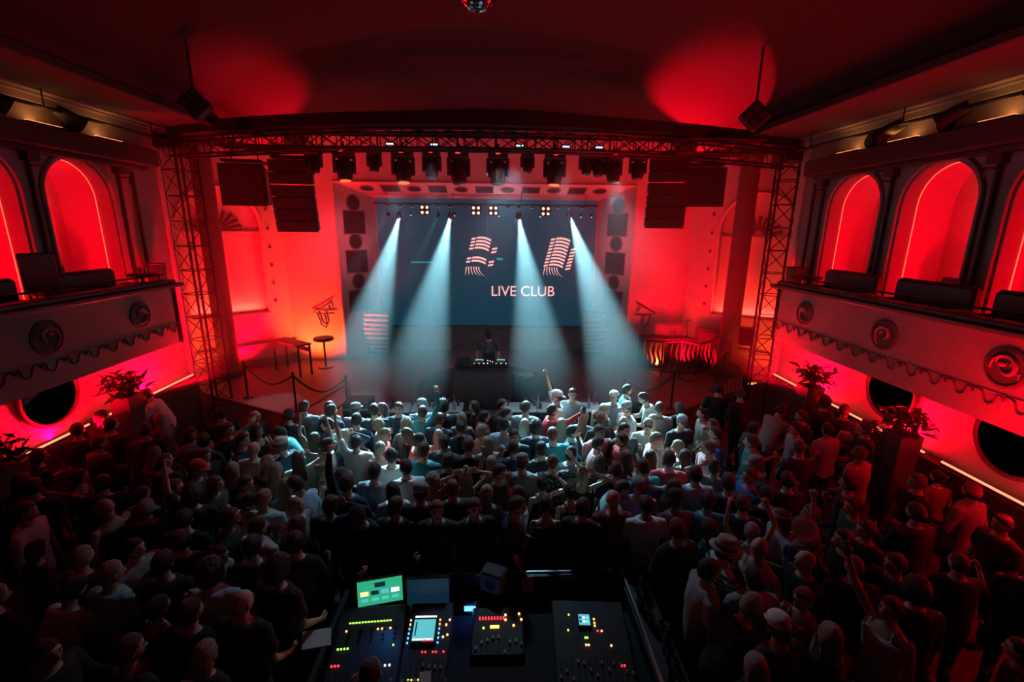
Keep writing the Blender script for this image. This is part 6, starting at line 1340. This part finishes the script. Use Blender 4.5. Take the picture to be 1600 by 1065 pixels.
def cap_mesh(kind):
    if ('c', kind) in _cache: return _cache[('c', kind)]
    mb = MB(); T = Matrix.Translation((0, -.006, .045)) @ Matrix.Rotation(R(-8), 4, 'X')
    if kind == 'cap':
        mb.lathe([(.093, -.005), (.094, .03), (.086, .06), (.062, .082), (.03, .092), (0, .094)], n=20, T=T @ Matrix.Diagonal((.94, 1.15, 1, 1)))
        vs = []
        for t in (0, 1):
            for k in range(9): a = R(25+130*k/8); q = 1+t*.72; vs.append((.088*math.cos(a)*(1 if not t else .95), .104*math.sin(a)*q, .004-.014*t*math.sin(a)))
        vs += [(x, y, z+.006) for x, y, z in vs]; f = [(k, k+1, 10+k, 9+k) for k in range(8)]
        mb.add(vs, f+[tuple(18+i for i in reversed(q)) for q in f]+[(9+k, 10+k, 28+k, 27+k) for k in range(8)], T)
    else:   # brimmed hat with a band
        mb.lathe([(.098, 0), (.098, .05), (.085, .1), (.05, .112), (0, .10)], n=24, T=T @ Matrix.Diagonal((.94, 1.12, 1, 1)))
        mb.lathe([(.095, -.003), (.15, -.012), (.152, -.006), (.095, .006)], n=28, T=T @ Matrix.Diagonal((.94, 1.1, 1, 1)))
        mb.cur = 1; mb.lathe([(.1, .004), (.1015, .004), (.1015, .03), (.1, .03)], n=24, T=T @ Matrix.Diagonal((.94, 1.12, 1, 1))); mb.cur = 0
    me = mb.mesh(kind, [FAB['dark'], FAB['black']], True); _cache[('c', kind)] = me; return me
def shades_mesh():
    if 's' in _cache: return _cache['s']
    mb = MB()
    for s_ in (-1, 1): mb.bevbox((s_*.034, .098, .014), (.052, .008, .034), .004); mb.tube([(s_*.06, .095, .018), (s_*.079, .03, .012), (s_*.08, -.01, .008)], .003, 4)
    mb.box((0, .1, .02), (.02, .005, .006)); me = mb.mesh('sunglasses', 'black'); _cache['s'] = me; return me
def put(name, me, parent, m=None, mw=None, loc=None, slot=0):
    o = bpy.data.objects.new(name, me); COL.objects.link(o); o.parent = parent
    if mw is not None: o.matrix_local = mw
    if loc is not None: o.location = loc
    if m is not None: o.material_slots[slot].link = 'OBJECT'; o.material_slots[slot].material = m
    return o
HMAP = dict(short=('short', 'dark'), buzz=('buzz', 'buzz'), long=('long', 'brown'), longfair=('long', 'fair'), fair=('short', 'fair'), auburn=('short', 'auburn'), bun=('bun', 'dark'), bunfair=('bun', 'fair'), updo=('updo', 'brown'), updofair=('updo', 'fair'),
            curly=('curly', 'dark'), curlfair=('curl', 'fair'), grey=('short', 'grey'), greyband=('long', 'brown'))
CAPC = dict(whitecap='white', redcap='red', cap='grey', capwhite='white', darkcap='black')
PERSONS = []
def person(i, x, y, H, rz, pose, hair, st, col, skin, fem, label, fill, z0=0.0):
    pz = pose if pose != 'stand' else ('stand', 'stand2', 'stand3')[i % 3]
    if fill: pz = ('stand', 'stand2', 'stand3', 'drink', 'dance')[i % 5] if pose != 'drink' else 'drink'
    s = H/(1.735)
    root = bpy.data.objects.new('person', get_body(pz, fem)); COL.objects.link(root); root.location = (x, y, z0); root.rotation_euler = (0, 0, R(rz)); root.scale = (s, s, s)
    if i % 2 and pz in ('raise', 'raisehigh', 'elbow', 'elbowup', 'head', 'fistcheek', 'reach', 'drink', 'stand3', 'dance'): root.scale = (-s, s, s)
    root.material_slots[0].link = 'OBJECT'; root.material_slots[0].material = SKIN[skin]
    root['label'] = 'person in '+label; root['category'] = 'person'; root['group'] = 'people on the dance floor' if not fill else 'dark figures '+label[label.find('near'):]
    put({'t': 't_shirt', 'l': 'long_sleeved_top', 'k': 'sleeveless_top', 'd': 'dress'}[st], get_top(pz, fem, st, i % 2), root, FAB[col])
    put('trousers', get_trousers(fem, i % 2), root, JEANS[i % 3])
    for s_ in (-1, 1): put('shoe', SHOE, root, loc=(s_*.104, -.01, 0))
    HM = head_matrix(pz, fem)
    hs = None
    if hair in HMAP: hs = HMAP[hair]
    elif hair in CAPC or hair == 'fedora' or hair == 'fairshades': hs = ('long' if fem and hair != 'fairshades' else 'short', 'fair' if hair == 'fairshades' else ('dark', 'brown')[i % 2])
    if hs and hs[0] == 'short' and hs[1] == 'dark' and i % 3 == 1: hs = ('short', 'brown')
    if hs: put('hair', hair_mesh(hs[0]), root, HAIR[hs[1]], HM)
    if hair in CAPC: put('cap', cap_mesh('cap'), root, FAB[CAPC[hair]], HM @ (Matrix.Rotation(PI, 4, 'Z') if hair == 'capwhite' and i % 2 else Matrix.Identity(4)))
    if hair == 'fedora': put('hat', cap_mesh('hat'), root, FAB['beige'], HM)
    if hair == 'greyband': MBt = MB(); MBt.lathe([(.09, .05), (.092, .05), (.092, .075), (.09, .075)], n=20, T=Matrix.Diagonal((.95, 1.15, 1, 1))); put('headband', MBt.mesh('headband', [FAB['paleblue']]), root, None, HM)
    if hair == 'fairshades': put('sunglasses', shades_mesh(), root, None, HM)
    PERSONS.append((root, pz)); return root
def hand_pos(root, pz, side=1, out=.09):
    B = BLD[1 if False else 0]; sh, el, wr, u, f = arm_points(B, R(POSES[pz][0]), side, *POSES[pz][4 if side > 0 else 3][:2])
    p = wr+f*out; s = root.scale
    return Matrix.Translation(root.location) @ Matrix.Rotation(root.rotation_euler.z, 4, 'Z') @ Vector((p.x*s.x, p.y*s.y, p.z*s.z))
for i, a in enumerate(PEOPLE): person(i, *a)
# drinks and phones in hands
nph = 0
for (root, pz), a in list(zip(PERSONS, PEOPLE)):
    if pz in ('drink', 'reachup'):
        p = hand_pos(root, pz, 1, .075); short_ = ' '.join(a[10].replace(',', '').split()[:4]) if not a[11] else ''
        o = link('glass', GL, loc=p+Vector((0, 0, -.05)), label=('drinking glass held by the person in '+short_) if not a[11] else 'drinking glass held by a dark figure in the crowd', cat='glass', group='drinks held in the crowd')
    if pz == 'phone':
        p = hand_pos(root, pz, 1, .09)*.5+hand_pos(root, pz, -1, .09)*.5
        t = thing('phone', 'phone held up by the person in '+' '.join(a[10].split()[:4]).strip(','), 'phone', p, root.rotation_euler.z); MB().bevbox((0, 0, .04), (.075, .01, .15), .003).build('phone_body', 'black', t); MB().box((0, -.006, .04), (.066, .002, .135)).build('display', 'screen_off', t)
# the white hat held up on the dim right side
t = thing('peaked_hat', 'round white hat with dark band held up in the dim crowd before the right wall', 'hat', (3.2, 4.05, 1.85)); t.rotation_euler = (R(50), R(-25), R(10))
MB().lathe([(.0, .07), (.08, .075), (.13, .055), (.125, .04), (.1, .035), (.1, 0)], n=24).build('crown', FAB['white'], t); MB().lathe([(.1, 0), (.102, 0), (.102, .035), (.1, .035)], n=24).build('band', FAB['black'], t)
# the DJ
i = 500
dj = person(3, -.2, 11.42, 1.78, 178, 'dj', 'darkcap', 't', 'pattern', 'light', 0, 'a patterned T-shirt and cap bending over the DJ decks on the stage', 0, .6); dj['group'] = 'performers'
bpy.data.scenes.remove(TMP)
# ------------------------------------------------------------ haze in the stage half of the hall
hz = bpy.data.materials.new('haze'); hz.use_nodes = True; nt = hz.node_tree; nt.nodes.clear(); out = nt.nodes.new('ShaderNodeOutputMaterial'); vsn = nt.nodes.new('ShaderNodeVolumeScatter')
vsn.inputs['Color'].default_value = (.9, .95, 1, 1); vsn.inputs['Density'].default_value = HAZE; vsn.inputs['Anisotropy'].default_value = .35; nt.links.new(vsn.outputs[0], out.inputs['Volume'])
mb = MB(); mb.box((-.3, 12.2, 3.3), (17.6, 7.2, 6.4)); h = mb.build('haze', hz, label='thin haze filling the stage end of the hall', cat='haze', kind='stuff')
